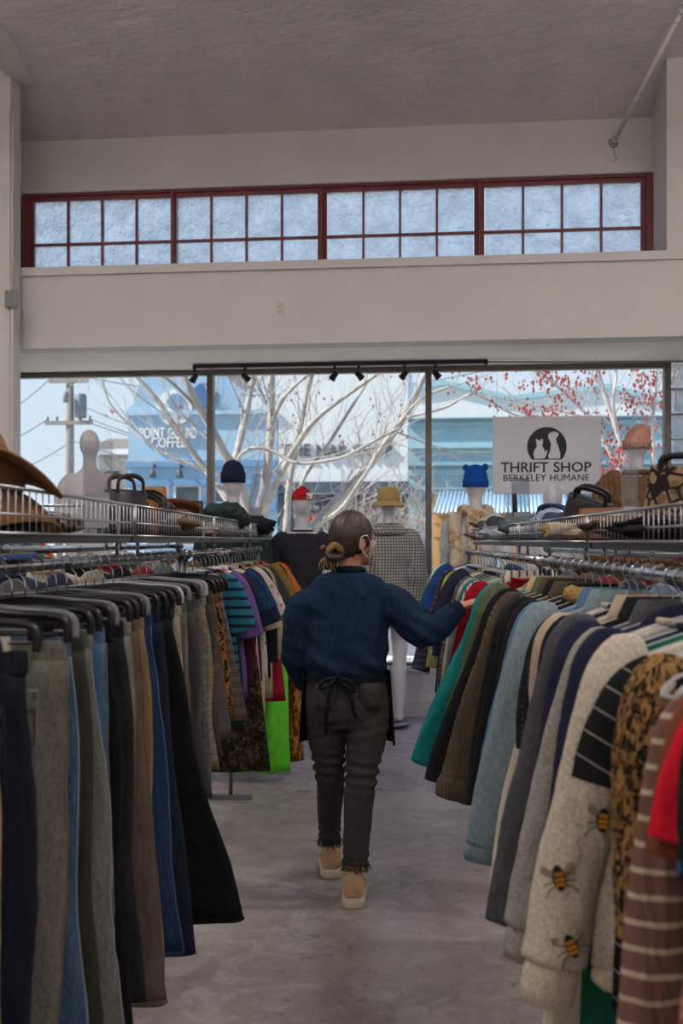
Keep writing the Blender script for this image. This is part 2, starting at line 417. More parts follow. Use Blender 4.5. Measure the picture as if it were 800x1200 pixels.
struct(wobj(MB().box(ULo - .2, WU(25, VC), VB, VC + .2, ZL, 5.4), 'wall_front_pier', M_WALL))
uQ = WU(15, 7.45)
struct(bevel(wobj(MB().box(uQ - 1.2, uQ, 7.40, 7.45, 0, 4.87), 'trim_4', M_WALL), .006))
uK = WU(40, 7.6); zK = WZ(40, 99, 7.6)
o = wobj(MB().loft([[(u, 6.95, zK), (u, 7.6, zK), (u, 7.6, 5.44), (u, 6.95, 5.44)] for u in (uK - .16, uK)]), 'trim_5', M_WALL); struct(bevel(o, .01))
struct(wobj(MB().box(ULo - .2, uK - .17, 6.8, 7.6, zK + .06, 5.44), 'trim_6', M_WALL))
struct(wobj(MB().box(ULo - .2, ULo, -5.6, VW, 0, 5.6), 'wall_left', M_WALL))
struct(wobj(MB().box(UHi, UHi + .2, -5.6, VW, 0, 5.6), 'wall_right', M_WALL))
struct(MB().box(-5.9, 5.2, -5.6, -5.4, 0, 5.6).obj('wall_back', M_WALL, None, False))

# clerestory: four sashes of eight rippled panes
M_MAR = mat('maroon_paint', (124, 60, 62), .5, 0, .18, 12, .1, 40)
M_RIP = wavy_glass('rippled_glass', (.93, .97, 1.0), 34, .6, .3, .13)
def frame_rect(mb, u0, u1, z0, z1, v0, v1, w, wb=None):
    wb = wb or w
    mb.box(u0, u0 + w, v0, v1, z0, z1); mb.box(u1 - w, u1, v0, v1, z0, z1)
    mb.box(u0 + w, u1 - w, v0, v1, z1 - w, z1); mb.box(u0 + w, u1 - w, v0, v1, z0, z0 + wb); return mb
units = [(38, 200), (205, 372), (382, 556), (567, 752)]
fo = MB(); e0, e1 = WU(27, VC), WU(765, VC)
fo.box(e0, e1, VC - .005, VC + .14, 4.455, 4.476); fo.box(e0, e1, VC - .005, VC + .14, 3.79, 3.812)
edges = [WU(27, VC)] + [x for a, b in units for x in (WU(a, VC) - .03, WU(b, VC) + .03)] + [WU(765, VC)]
for i in range(0, len(edges), 2): fo.box(min(edges[i], edges[i + 1]), max(edges[i], edges[i + 1]), VC - .03, VC + .14, 3.812, 4.455)
struct(wobj(fo, 'trim_7', M_MAR))
pane_me = {}
for k, (a, b) in enumerate(units):
    u0, u1 = WU(a, VC) - .03, WU(b, VC) + .03
    w = struct(wobj(frame_rect(MB(), u0, u1, 3.812, 4.455, VC + .02, VC + .06, .034), 'window_%d' % (k + 1), M_MAR))
    bars = MB(); i0, i1 = u0 + .034, u1 - .034; st = (i1 - i0) / 4
    for j in (1, 2, 3): bars.box(i0 + st * j - .009, i0 + st * j + .009, VC + .02, VC + .06, 3.846, 4.421)
    bars.box(i0, i1, VC + .022, VC + .058, 4.042, 4.062)
    bars.obj('muntin', M_MAR, w, False)
    for j in range(4):
        for z0, z1 in ((3.84, 4.048), (4.056, 4.428)):
            MB().box(i0 + st * j + .006, i0 + st * (j + 1) - .006, VC + .037, VC + .043, z0, z1).obj('pane', M_RIP, w, False)
# shop window
M_ALU = mat('bronze_aluminium', (118, 110, 104), .42, .7, .1)
M_GLS = glass_mat('shop_glass', (.93, .96, .97), .035)
mull = [WU(14, VW), WU(247, VW), WU(502, VW), WU(781, VW)]
for k in range(3):
    u0, u1 = mull[k], mull[k + 1]
    w = struct(wobj(MB().box(u0 + .028, u1 - .028, VW - .004, VW + .004, .46, 3.03), 'window_%d' % (5 + k), M_GLS))
    f = MB(); f.box(u0, u1, VW - .035, VW + .035, 3.025, 3.07); f.box(u0, u1, VW - .035, VW + .035, .43, .465)
    f.obj('window_rail', M_ALU, w, False)
    m_ = MB(); m_.box(u1 - .028, u1 + .028, VW - .05, VW + .05, .43, 3.07); bevel(m_.obj('mullion', M_ALU, w, False), .006)
    if k == 0: MB().box(u0 - .03, u0 + .028, VW - .05, VW + .05, .43, 3.07).obj('mullion', M_ALU, w, False)
# glass blocks beside the window
gb = struct(wobj(MB().box(mull[3] + .03, UHi, VW + .07, VW + .09, .43, 3.07), 'window_8', M_SOFF))
gb.data.materials[0] = M_GLS
M_BLK = wavy_glass('glass_block', (.95, .96, .97), 70, .4, 1.0, .05, .62)
t_ = NT('block_joint'); M_JNT = mat('block_joint2', (150, 146, 142), .8)
bw = .205; nb = 5; z = .47
jn = MB(); blk = MB(); blk.box(-bw / 2 + .006, bw / 2 - .006, -.045, .045, -bw / 2 + .006, bw / 2 - .006)
blk_r = MB()
for i in range(7): blk_r.box(-bw / 2 + .014, bw / 2 - .014, -.052, -.044, -.083 + i * .026, -.069 + i * .026)
for i in range(7): blk_r.box(-.083 + i * .026, -.069 + i * .026, -.056, -.05, -bw / 2 + .014, bw / 2 - .014)
blk_d = MB()
for i in range(-3, 4):
    q = i * .03
    blk_d.loft([[(x, y, max(-.09, min(.09, zz))) for x, y, zz in ((q - .045, -.055, -.085), (q - .033, -.055, -.085), (q - .033, -.044, -.085), (q - .045, -.044, -.085))], [(q + .033, -.055, .085), (q + .045, -.055, .085), (q + .045, -.044, .085), (q + .033, -.044, .085)]])
ma, mb_, mc = bevel_mesh = (blk.mesh('glass_block', False), blk_r.mesh('block_ribs', False), blk_d.mesh('block_ribs', False))
ma.materials.append(M_BLK); mb_.materials.append(M_BLK); mc.materials.append(M_BLK)
step = .2165
for r in range(12):
    zc = 3.06 - step * (r + .5)
    if zc < .5: break
    jn.box(mull[3] + .03, UHi, VW - .04, VW + .04, zc - step / 2 - .005, zc - step / 2 + .005)
    for c in range(nb):
        uc = mull[3] + .035 + step * (c + .5)
        if r == 0: jn.box(uc + step / 2 - .005, uc + step / 2 + .005, VW - .04, VW + .04, .43, 3.07)
        g = link('glass_block', ma, None, gb); g.location = (uc, VW, zc)
        h = link('block_ribs', mb_ if (r + c) % 2 else mc, None, g)
jn.obj('mortar', M_JNT, gb, False)
# small fittings of the room
def wloc(u, v, z): q = U * u + V * v; return (q.x, q.y, z)
t = wthing('electrical_outlet', 'white duplex electrical outlet on the beam face', 'outlet', WU(328, VB), VB, WZ(328, 362, VB))
bevel(MB().box(-.035, .035, -.008, 0, -.057, .057).obj('cover_plate', mat('outlet_white', (206, 200, 192), .4, 0, .03), t, False), .003)
for z in (.024, -.024): bevel(MB().box(-.017, .017, -.012, -.006, z - .015, z + .015).obj('socket', mat('socket_grey', (180, 174, 168), .4, 0, .03), t, False), .004)
t = wthing('junction_box', 'grey metal junction box with conduit on the corner pier', 'junction box', WU(17, 7.40) - .02, 7.40, WZ(17, 352, 7.4))
bevel(MB().box(-.035, .055, -.055, 0, -.065, .065).obj('box_body', STEEL, t, False), .004)
MB().box(-.030, .050, -.060, -.055, -.060, .060).obj('box_cover', GREYM, t, False)
MB().tube([(.01, -.02, -.065), (.01, -.02, -.9), (-.0, -.02, -1.9), (0, -.02, -2.2)], .011, 8).obj('conduit', M_WALL, t)
MB().tube([(.01, -.02, .065), (.012, -.02, .9), (.015, -.02, 1.45)], .008, 8).obj('cable', M_WALL, t)
a = Vector(wloc(*WP(718, 168, VC))); b = P(799, 12, 6.9)
t = thing('brace_pipe', 'thin white pipe slanting from the wall up to the ceiling', 'pipe', a)
d_ = b - a
MB().tube([(0, 0, 0), d_ * .5, d_], .017, 10).obj('pipe', mat('pipe_white', (212, 206, 200), .5, 0, .06), t)
for k in (.02, .36, .93): MB().tube([d_ * k, d_ * (k + .012)], .024, 10).obj('coupling', mat('pipe_white', (212, 206, 200)), t)
for q in (Vector((0, 0, 0)), d_):
    MB().tube([q + Vector((.035 * math.cos(x), -.012, .035 * math.sin(x))) for x in [i * PI / 5 for i in range(11)]], .005, 6).obj('ring_hook', STEEL, t)
MB().tube([(0, -.01, -.03), (.01, -.01, -.09), (.03, -.01, -.12), (.0, -.01, -.16)], .003, 5).obj('wire_end', STEEL, t)
# track lights under the soffit
VT = 8.5
ua, ub = WU(226, VT), WU(567, VT)
t = wthing('track_light_rail', 'long black track light rail under the window soffit', 'light rail', (ua + ub) / 2, VT, ZS)
bevel(MB().box(-(ub - ua) / 2, (ub - ua) / 2, -.018, .018, -.035, -.003).obj('rail', BLACKP, t, False), .003)
MB().box((ub - ua) / 2, (ub - ua) / 2 + .03, -.02, .02, -.045, -.003).obj('end_cap', BLACKP, t, False)
MB().tube([((ub - ua) / 2 + .03, 0, -.02), ((ub - ua) / 2 + .8, .1, -.015), ((ub - ua) / 2 + 2.0, .2, -.012)], .008, 6).obj('cable', STEEL, t)
for i, px in enumerate((228, 287, 392, 420, 474, 510)):
    t = wthing('track_spotlight', 'small black track spotlight ' + ('at the bare end of the rail', 'beside the mullion by the coffee shop', 'above the nail shop lettering', 'close beside the one over the nail shop lettering', 'above the straw hat mannequin', 'beside the mullion over the blue beanie')[i], 'spotlight', WU(px, VT), VT, ZS - .035, 'spotlights on the track rail')
    MB().box(-.012, .012, -.012, .012, -.03, 0).obj('adapter', BLACKP, t, False)
    MB().tube([(0, 0, -.03), (0, 0, -.065)], .006, 6).obj('stem', BLACKP, t)
    ax = Vector((.6 * (1 if i % 2 else -1), .5, -.65)).normalized(); c = Vector((0, 0, -.075))
    MB().tube([c - ax * .035, c - ax * .025, c + ax * .02, c + ax * .045], [.016, .024, .027, .034], 12).obj('lamp_head', BLACKP, t)
# unseen fill lamps, added over the shop floor to brighten room and beam
M_TUBE = NT('fill_lamp_tube'); M_TUBE.b.inputs['Emission Color'].default_value = (1, .96, .91, 1); M_TUBE.b.inputs['Emission Strength'].default_value = 4; M_TUBE = M_TUBE.m
for i, (x, y) in enumerate(((-2.6, -2.8), (2.2, -2.8), (-2.6, .6), (2.2, .6), (-2.7, 4.3), (2.3, 4.3))):
    t = thing('fill_lamp', 'added out of view two tube fill lamp under the plaster ceiling', 'lamp', (x, y, 4.75), 0, 'added fill lamps under the shop ceiling')
    MB().loft([[(-.75, -.09, .02), (-.75, .09, .02), (-.75, .05, .07), (-.75, -.05, .07)], [(.75, -.09, .02), (.75, .09, .02), (.75, .05, .07), (.75, -.05, .07)]]).obj('housing', mat('lamp_white', (220, 220, 220), .4, 0, .02), t, False)
    for s in (-1, 1):
        MB().tube([(-.7, s * .05, 0), (.7, s * .05, 0)], .014, 10).obj('tube', M_TUBE, t)
        MB().tube([(s * .6, 0, .07), (s * .6, 0, .70)], .004, 6).obj('hanger_rod', STEEL, t)
    ld = bpy.data.lights.new('fill_light', 'AREA'); ld.shape = 'RECTANGLE'; ld.size = 1.4; ld.size_y = .14; ld.energy = FILL_POWER * (.6 if i < 2 else .5 if i < 4 else .62); ld.color = (1, .98, .96)
    lo = bpy.data.objects.new('fill_light', ld); COL.objects.link(lo); lo.parent = t; lo.location = (0, 0, -.02)
    lu_ = bpy.data.lights.new('fill_uplight', 'AREA'); lu_.shape = 'RECTANGLE'; lu_.size = 1.4; lu_.size_y = .1; lu_.energy = ld.energy * 1.9; lu_.color = (1, .98, .96)  # upward light added to brighten ceiling and beam
    lo = bpy.data.objects.new('fill_uplight', lu_); COL.objects.link(lo); lo.parent = t; lo.location = (0, 0, .085); lo.rotation_euler = (PI, 0, 0)
# hanging sign in the window
VS = 8.50
c0, c1 = WU(577, VS), WU(704, VS); zt, zb = WZ(640, 488, VS), WZ(640, 579, VS); sw, sh = c1 - c0, zt - zb
t = wthing('hanging_sign', 'white hanging shop sign with dog and cat emblem', 'sign', (c0 + c1) / 2, VS, zb)
bevel(MB().box(-sw / 2, sw / 2, -.006, .006, 0, sh).obj('board', mat('sign_white', (212, 212, 218), .45, 0, .03), t, False), .002)
M_INK = mat('sign_ink', (30, 30, 34), .5, 0, 0); M_SW = mat('sign_white', (212, 212, 218))
k = sw / 127.0
def sp(px, py): return ((px - 640.5) * k, (579 - py) * k)
for wd, p0, p1 in (('THRIFT', 586.6, 642.4), ('SHOP', 648.6, 692.6)): x, z = sp((p0 + p1) / 2, 547); link('lettering', text_mesh(wd, (p1 - p0) * k, 12.0 * k, .004, .012), M_INK, t).location = (x, -.008, z)
for wd, p0, p1 in (('BERKELEY', 589.6, 640), ('HUMANE', 644.4, 690)): x, z = sp((p0 + p1) / 2, 559.5); link('lettering', text_mesh(wd, (p1 - p0) * k, 7.6 * k, .004, 0), M_INK, t).location = (x, -.008, z)
cx, cz = sp(640.7, 522.5); rr = 23.2 * k
arc = [(cx + rr * math.cos(a), cz + rr * math.sin(a)) for a in [math.radians(-42 + i * 264 / 40) for i in range(41)]]
MB().prism(arc, -.009, -.006).obj('emblem_disc', M_INK, t, False)
def poly(pts, y0, y1, nm, m): MB().prism([sp(*p) for p in pts], y0, y1).obj(nm, m, t, False)
def z2(x, y): return (560 + x / 5, 470 + y / 5)
cat = [(330, 335), (325, 305), (333, 280), (345, 262), (343, 245), (338, 215), (352, 225), (366, 226), (380, 214), (380, 240), (374, 256), (385, 275), (392, 300), (396, 285), (408, 288), (404, 300), (398, 318), (390, 334)]
dog = [(414, 335), (412, 315), (424, 285), (428, 250), (420, 222), (411, 212), (414, 188), (428, 178), (448, 174), (464, 180), (474, 190), (466, 206), (456, 214), (462, 240), (474, 275), (482, 305), (480, 334)]
poly([z2(*p) for p in cat], -.0115, -.0085, 'cat_emblem', M_SW); poly([z2(*p) for p in dog], -.0115, -.0085, 'dog_emblem', M_SW)
poly([z2(*p) for p in ((318, 322), (326, 330), (310, 330))], -.0115, -.0085, 'emblem_accent', M_INK); poly([z2(*p) for p in ((484, 324), (502, 320), (494, 332))], -.0115, -.0085, 'emblem_accent', M_INK)
for s in (-1, 1): MB().tube([(s * sw * .46, 0, sh), (s * sw * .46, 0, ZS - zb)], .0015, 5).obj('wire', STEEL, t)
# ------------------------------------------------------------------ the street outside
M_ASPH = mat('asphalt', (118, 118, 122), .9, 0, .15, 3, .3, 40); M_PAVE = mat('pavement', (212, 208, 200), .85, 0, .1, 2, .2, 30)
struct(wobj(MB().box(-30, 34, VW + .14, 13.6, -.25, -.03), 'ground_pavement', M_PAVE))
struct(wobj(MB().box(-60, 60, 13.6, 21.5, -.3, -.16), 'ground_street', M_ASPH))
struct(wobj(MB().box(-60, 60, 21.5, 70, -.25, -.03), 'ground_pavement', M_PAVE))
VF = 24.0
def fz(px, py, v=VF): return WZ(px, py, v)
def fu(px, v=VF): return WU(px, v)
M_BLUE = mat('pale_blue_stucco', (160, 188, 208), .8, 0, .05, 3); M_BLUE2 = mat('mid_blue_paint', (104, 146, 182), .7, 0, .05, 3); M_NAVY = mat('deep_blue_paint', (70, 108, 152), .7, 0, .05)
M_WHT = mat('white_stucco', (226, 226, 224), .8, 0, .04, 3); M_TEAL = mat('teal_siding', (146, 182, 192), .75, 0, .06, 3); M_DTEAL = mat('dark_teal_trim', (74, 104, 116), .7, 0, .06)
M_GLZ = mat('dark_shop_glass', (62, 72, 78), .08, 0, .2, 1.5, spec=.6); M_SLATE = mat('slate_fascia', (74, 84, 96), .6, 0, .1)
# coffee shop with a stepped, rounded parapet
t = wthing('coffee_shop_building', 'pale blue coffee shop building with stepped rounded parapet and moldings', 'building', fu(238), VF, -.03)
u0 = fu(238)
def rel(px, py, v=VF): return (fu(px, v) - u0, fz(px, py, v) + .03)
def arcpts(c, r, a0, a1, n=8): return [(c[0] + r * math.cos(a0 + (a1 - a0) * i / n), c[1] + r * math.sin(a0 + (a1 - a0) * i / n)) for i in range(n + 1)]
L0, zst = rel(150, 478); L1, ztp = rel(157, 462); L2, zt2 = rel(160, 450); R_ = rel(325, 470)[0]
out = [(L0, 0), (L0, zst), (L1, zst + .1), (L1, ztp)] + arcpts((L2 + .5, ztp), .5, PI, PI / 2) + [(R_ - 1.4, ztp + .5), (R_ - 1.4, zst), (R_, zst - .25), (R_, 0)]
MB().prism(out, 0, 4).obj('facade', M_BLUE, t, False)
for py, h, m in ((540, .16, M_BLUE2), (562, .14, M_BLUE2), (588, .22, M_BLUE2), (482, .1, M_BLUE)):
    z = rel(200, py)[1]; MB().box(L0 - .03, R_ - .02, -.12, 0, z - h, z).obj('molding', m, t, False)
lx, lz = rel(205, 478); MB().lathe([(.001, .03), (.44, .03), (.44, -.03), (.001, -.03)], 36).obj('round_logo', M_WHT, t, False).matrix_local = Matrix.Translation((lx, -.05, lz)) @ Matrix.Rotation(PI / 2, 4, 'X')
mo = MB(); mo.lathe([(.001, .03), (.2, .03), (.2, -.03), (.001, -.03)], 24); x_ = mo.obj('logo_cup', M_BLUE2, t, False); x_.matrix_local = Matrix.Translation((lx + .05, -.09, lz + .14)) @ Matrix.Rotation(PI / 2, 4, 'X')
lx2, lz2 = rel(240, 464); MB().lathe([(.001, .03), (.30, .03), (.30, -.03), (.001, -.03)], 36).obj('round_logo', M_NAVY, t, False).matrix_local = Matrix.Translation((lx2, -.09, lz2)) @ Matrix.Rotation(PI / 2, 4, 'X')
for wd, q0, q1 in (('POINT', 165, 194), ('GROUND', 198, 231)):
    a = rel(q0, 508); b = rel(q1, 508); o = link('lettering', text_mesh(wd, b[0] - a[0], .27, .06, .02), M_WHT, t); o.location = ((a[0] + b[0]) / 2, -.06, a[1])
a = rel(178, 519); b = rel(219, 519); o = link('lettering', text_mesh('COFFEE', b[0] - a[0], .26, .06, .02), M_WHT, t); o.location = ((a[0] + b[0]) / 2, -.06, a[1])
for px in (183, 214):
    x, z = rel(px, 552); MB().tube([(x, -.02, z + .1), (x, -.25, z + .14), (x, -.3, z)], .03, 6).obj('wall_lamp', M_SLATE, t); MB().lathe([(.05, .02), (.10, -.18), (.02, -.19)], 10, (x, -.3, z)).obj('lamp_shade', M_SLATE, t)
for pa, pb in ((170, 198), (204, 236), (250, 286)):
    a = rel(pa, 568); b = rel(pb, 640); w_ = MB().box(a[0], b[0], -.05, .0, b[1], a[1]).obj('window', M_WHT, t, False); MB().box(a[0] + .06, b[0] - .06, -.07, -.05, b[1] + .06, a[1] - .06).obj('pane', M_GLZ, w_, False)
# taller block behind
t = wthing('tower_block', 'taller grey brown block behind the coffee shop', 'building', fu(206, 38), 38, 0)
a = fu(168, 38) - fu(206, 38); b = fu(262, 38) - fu(206, 38); z = fz(200, 418, 38)
MB().box(a, b, 0, 5, 0, z).obj('block_wall', mat('taupe_stucco', (150, 142, 140), .85, 0, .08), t, False)
for i in range(3): MB().box(a + .5 + i * 1.0, a + 1.1 + i * 1.0, -.03, .0, z - 2.4, z - 1.4).obj('window', M_GLZ, t, False)
# small house at the far corner
t = wthing('corner_house', 'small grey shingled house beside the coffee shop', 'house', fu(134, 33), 33, 0)
a = fu(116, 33) - fu(134, 33); b = fu(152, 33) - fu(134, 33)
z1, z2_ = fz(134, 528, 33), fz(134, 512, 33)
MB().prism([(a, 0), (a, z1), (b, z1), (b, 0)], 0, 4).obj('house_wall', mat('house_grey', (176, 168, 160), .85, 0, .35, 6), t, False)
MB().loft([[(a - .2, -.3, z1), (b + .2, -.3, z1), (b + .2, 4, z1), (a - .2, 4, z1)], [(a + .1, .6, z2_), (b - .1, .6, z2_), (b - .1, 3.5, z2_), (a + .1, 3.5, z2_)]]).obj('roof', mat('house_roof', (128, 120, 112), .9, 0, .2, 10), t, False)
MB().box(a - .25, b + .25, -.36, -.28, z1 - .16, z1 + .02).obj('gutter', M_WHT, t, False)
MB().box(a + .2, a + .7, -.03, 0, z1 - 1.7, z1 - .7).obj('window', M_GLZ, t, False)
# the nail shop
t = wthing('nail_shop_building', 'white nail shop building with tall plain sign wall', 'building', fu(402), VF, -.03); u0 = fu(402)
a = rel(326, 565); b = rel(478, 425)
MB().box(a[0], b[0], 0, 4, a[1], b[1] + .6).obj('sign_wall', M_WHT, t, False)
q = rel(402, 578); MB().box(a[0], b[0], -.08, 0, q[1], a[1]).obj('fascia', M_SLATE, t, False)
MB().box(a[0], b[0], .15, 4, 0, q[1]).obj('shop_front', mat('shopfront_grey', (128, 134, 138), .6, 0, .1), t, False)
for wd, q0, q1 in (('THE', 329, 364), ('NAIL', 371, 409), ('SHOP', 414, 460)):
    p0, p1 = rel(q0, 528), rel(q1, 528); o = link('lettering', text_mesh(wd, p1[0] - p0[0], .30, .08, .0), M_SLATE, t); o.location = ((p0[0] + p1[0]) / 2, -.05, p0[1])
w_ = rel(340, 582); e_ = rel(395, 660); zf = rel(402, 670)[1]
for pa, pb in ((330, 352), (354, 376), (378, 408), (412, 440), (444, 474)):
    x0, x1 = rel(pa, 600)[0], rel(pb, 600)[0]
    g = MB().box(x0, x1, .08, .15, max(.35, zf), w_[1]).obj('window', M_SLATE, t, False); MB().box(x0 + .04, x1 - .04, .06, .08, max(.4, zf) + .02, w_[1] - .04).obj('pane', M_GLZ, g, False)
x, z = rel(367, 595); o = link('house_number', text_mesh('1129', .22, .09, .02), M_WHT, t); o.location = (x, .05, z)
x, z = rel(360, 607); o = link('window_sign', text_mesh('NAIL', .62, .2, .02, .03), mat('sign_red', (206, 60, 50), .5, 0, .05), t); o.location = (x, .05, z)
x, z = rel(385, 620); MB().box(x - .2, x + .25, .045, .06, z - .25, z + .25).obj('window_poster', mat('poster_dark', (50, 70, 66), .5, 0, .2, 20), t, False)
o = link('lettering', text_mesh('HOL', .3, .12, .02), M_WHT, t); o.location = (x + .05, .035, z - .05)
# teal hall
t = wthing('teal_hall', 'long teal hall with horizontal ledges', 'building', fu(640), VF, -.03); u0 = fu(640)
a = rel(478.5, 490); b = rel(900, 490)
MB().box(a[0], b[0], 0, 6, 0, a[1]).obj('hall_wall', M_TEAL, t, False)
for py, h, d_, m in ((490, .07, .15, M_DTEAL), (493, .1, .1, M_TEAL), (519, .11, .1, mat('pale_teal', (160, 196, 204), .7, 0, .04)), (545, .07, .14, M_DTEAL), (548, .18, .08, M_TEAL), (573, .3, .12, mat('teal_band', (72, 110, 124), .7, 0, .05))):
    z = rel(640, py)[1]; MB().box(a[0], b[0], -d_, 0, z - h, z).obj('ledge', m, t, False)
for pa in (540, 610, 690, 760):
    x = rel(pa, 600)[0]; g = MB().box(x - .5, x + .5, -.04, 0, .9, 2.2).obj('window', M_DTEAL, t, False); MB().box(x - .44, x + .44, -.06, -.04, .96, 2.14).obj('pane', M_GLZ, g, False)
# white warehouse behind the hall
VH = 34.0
t = wthing('white_warehouse', 'white warehouse with sloped roof edge behind the teal hall', 'building', fu(640, VH), VH, 0); u0 = fu(640, VH)
def r2(px, py): return (fu(px, VH) - u0, fz(px, py, VH))
pts = [r2(480, 640), r2(480, 455), r2(520, 448), r2(600, 466), r2(712, 452), r2(790, 472), r2(860, 478), r2(860, 640)]
MB().prism(pts, 0, 8).obj('warehouse_wall', M_WHT, t, False)
MB().loft([[(x, -.15, z - .1), (x, .1, z - .1), (x, .1, z + .06), (x, -.15, z + .06)] for x, z in pts[1:-1]]).obj('roof_edge', mat('pale_teal', (160, 196, 204)), t, False)
# utility pole with wires
t = wthing('utility_pole', 'weathered utility pole with crossarms and transformer', 'utility pole', fu(82, 30), 30, -.03)
kz = lambda py: fz(82, py, 30) + .03
MB().tube([(0, 0, 0), (0, 0, kz(432) + 1.2)], [.16, .11], 10).obj('pole', mat('pole_wood', (146, 136, 126), .9, 0, .15, 20, .2, 60, stretch=(1, 1, .1)), t)
for py, w in ((447, .62), (496, .75)):
    MB().box(-w, w, -.16, -.05, kz(py) - .06, kz(py) + .06).obj('crossarm', mat('pole_wood', (146, 136, 126)), t, False)
    for x in (-w * .9, -w * .5, w * .5, w * .9): MB().lathe([(.02, 0), (.045, .04), (.03, .09), (.045, .12), (.01, .16)], 8, (x, -.1, kz(py) + .06)).obj('insulator', GREYM, t)
MB().lathe([(.02, -.5), (.17, -.48), (.19, -.4), (.19, .2), (.15, .26), (.02, .28)], 12, (.36, -.05, kz(472))).obj('transformer', GREYM, t)
MB().lathe([(.02, -.2), (.09, -.18), (.09, .12), (.02, .14)], 8, (-.02, -.3, kz(466))).obj('transformer_switch', GREYM, t)
M_WIRE2 = mat('cable_grey', (96, 104, 114), .7, 0, 0)
for k, (x, py, dx, dy, dz) in enumerate(((-.55, 447, -9, 6, -.6), (.5, 447, 16, -2, .7), (-.68, 496, -9, 3, -.3), (.3, 496, 15, -3, -1.2), (.66, 496, 15, -4, -1.6), (0, 520, 15, -3, -.9), (0, 524, -8, 3, .1), (.36, 480, 15, -5, -2.2))):
    a = Vector((x, -.1, kz(py) + .12)); b = a + Vector((dx, dy, dz)); n = 16
    MB().tube([a.lerp(b, i / n) - Vector((0, 0, 1.1 * (1 - (2 * i / n - 1) ** 2))) for i in range(n + 1)], .016, 5).obj('cable', M_WIRE2, t)
# parklet with corrugated roof
VK = 16.5
t = wthing('parklet_shelter', 'cedar parklet shelter with corrugated metal roof', 'shelter', fu(585, VK), VK, -.16); u0 = fu(585, VK)
def r3(px, py, v=VK): return (fu(px, v) - u0, fz(px, py, v) + .16)
M_CEDAR = mat('cedar', (196, 146, 88), .8, 0, .2, 5, .2, 50, stretch=(1, 1, .15)); M_TIN = mat('corrugated_tin', (176, 198, 214), .35, .35, .08)
a = r3(508, 601); b = r3(668, 577); g = []
for i in range(129):
    x = a[0] + (b[0] - a[0]) * i / 128; w = .028 * math.sin(i * PI / 2)
    g.append([(x, -.1, a[1] + w), (x + .1, 1.5, a[1] + .42 + w)])
MB().sheet(g, .012).obj('corrugated_roof', M_TIN, t)
zb = a[1] - .03
for px in (511, 521, 560, 600, 640, 664):
    x = r3(px, 620)[0]; MB().box(x - .06, x + .06, 0, .12, 0, zb).obj('post', M_CEDAR, t, False)
    if px in (511, 600, 664): MB().box(x - .06, x + .06, 1.3, 1.42, 0, zb + .35).obj('post', M_CEDAR, t, False)
for k, z in enumerate((zb - .07, zb - .30)): MB().box(a[0], b[0], -.02 - .0 * k, .05, z - .07, z + .07).obj('beam', M_CEDAR, t, False)
for i in range(9):
    z = .12 + i * .125
    MB().box(r3(524, 600)[0], r3(664, 600)[0], .03, .06, z, z + .10).obj('plank', M_CEDAR, t, False)
x = r3(514, 600)[0]
MB().tube([(x, .06, zb - .5), (x + .45, .06, zb - .1)], .05, 4).obj('brace', M_CEDAR, t, False)
M_GRN = mat('green_panel', (30, 138, 92), .6, 0, .08)
t = wthing('green_barrier', 'bright green street barrier panel beside the parklet', 'barrier', fu(487, 17.5), 17.5, -.16)
bevel(MB().box(-.45, .12, -.03, .03, .1, 1.42).obj('barrier_panel', M_GRN, t, False), .02)
for x in (-.4, .07): MB().box(x - .03, x + .03, -.25, .25, 0, .1).obj('barrier_foot', M_SLATE, t, False)
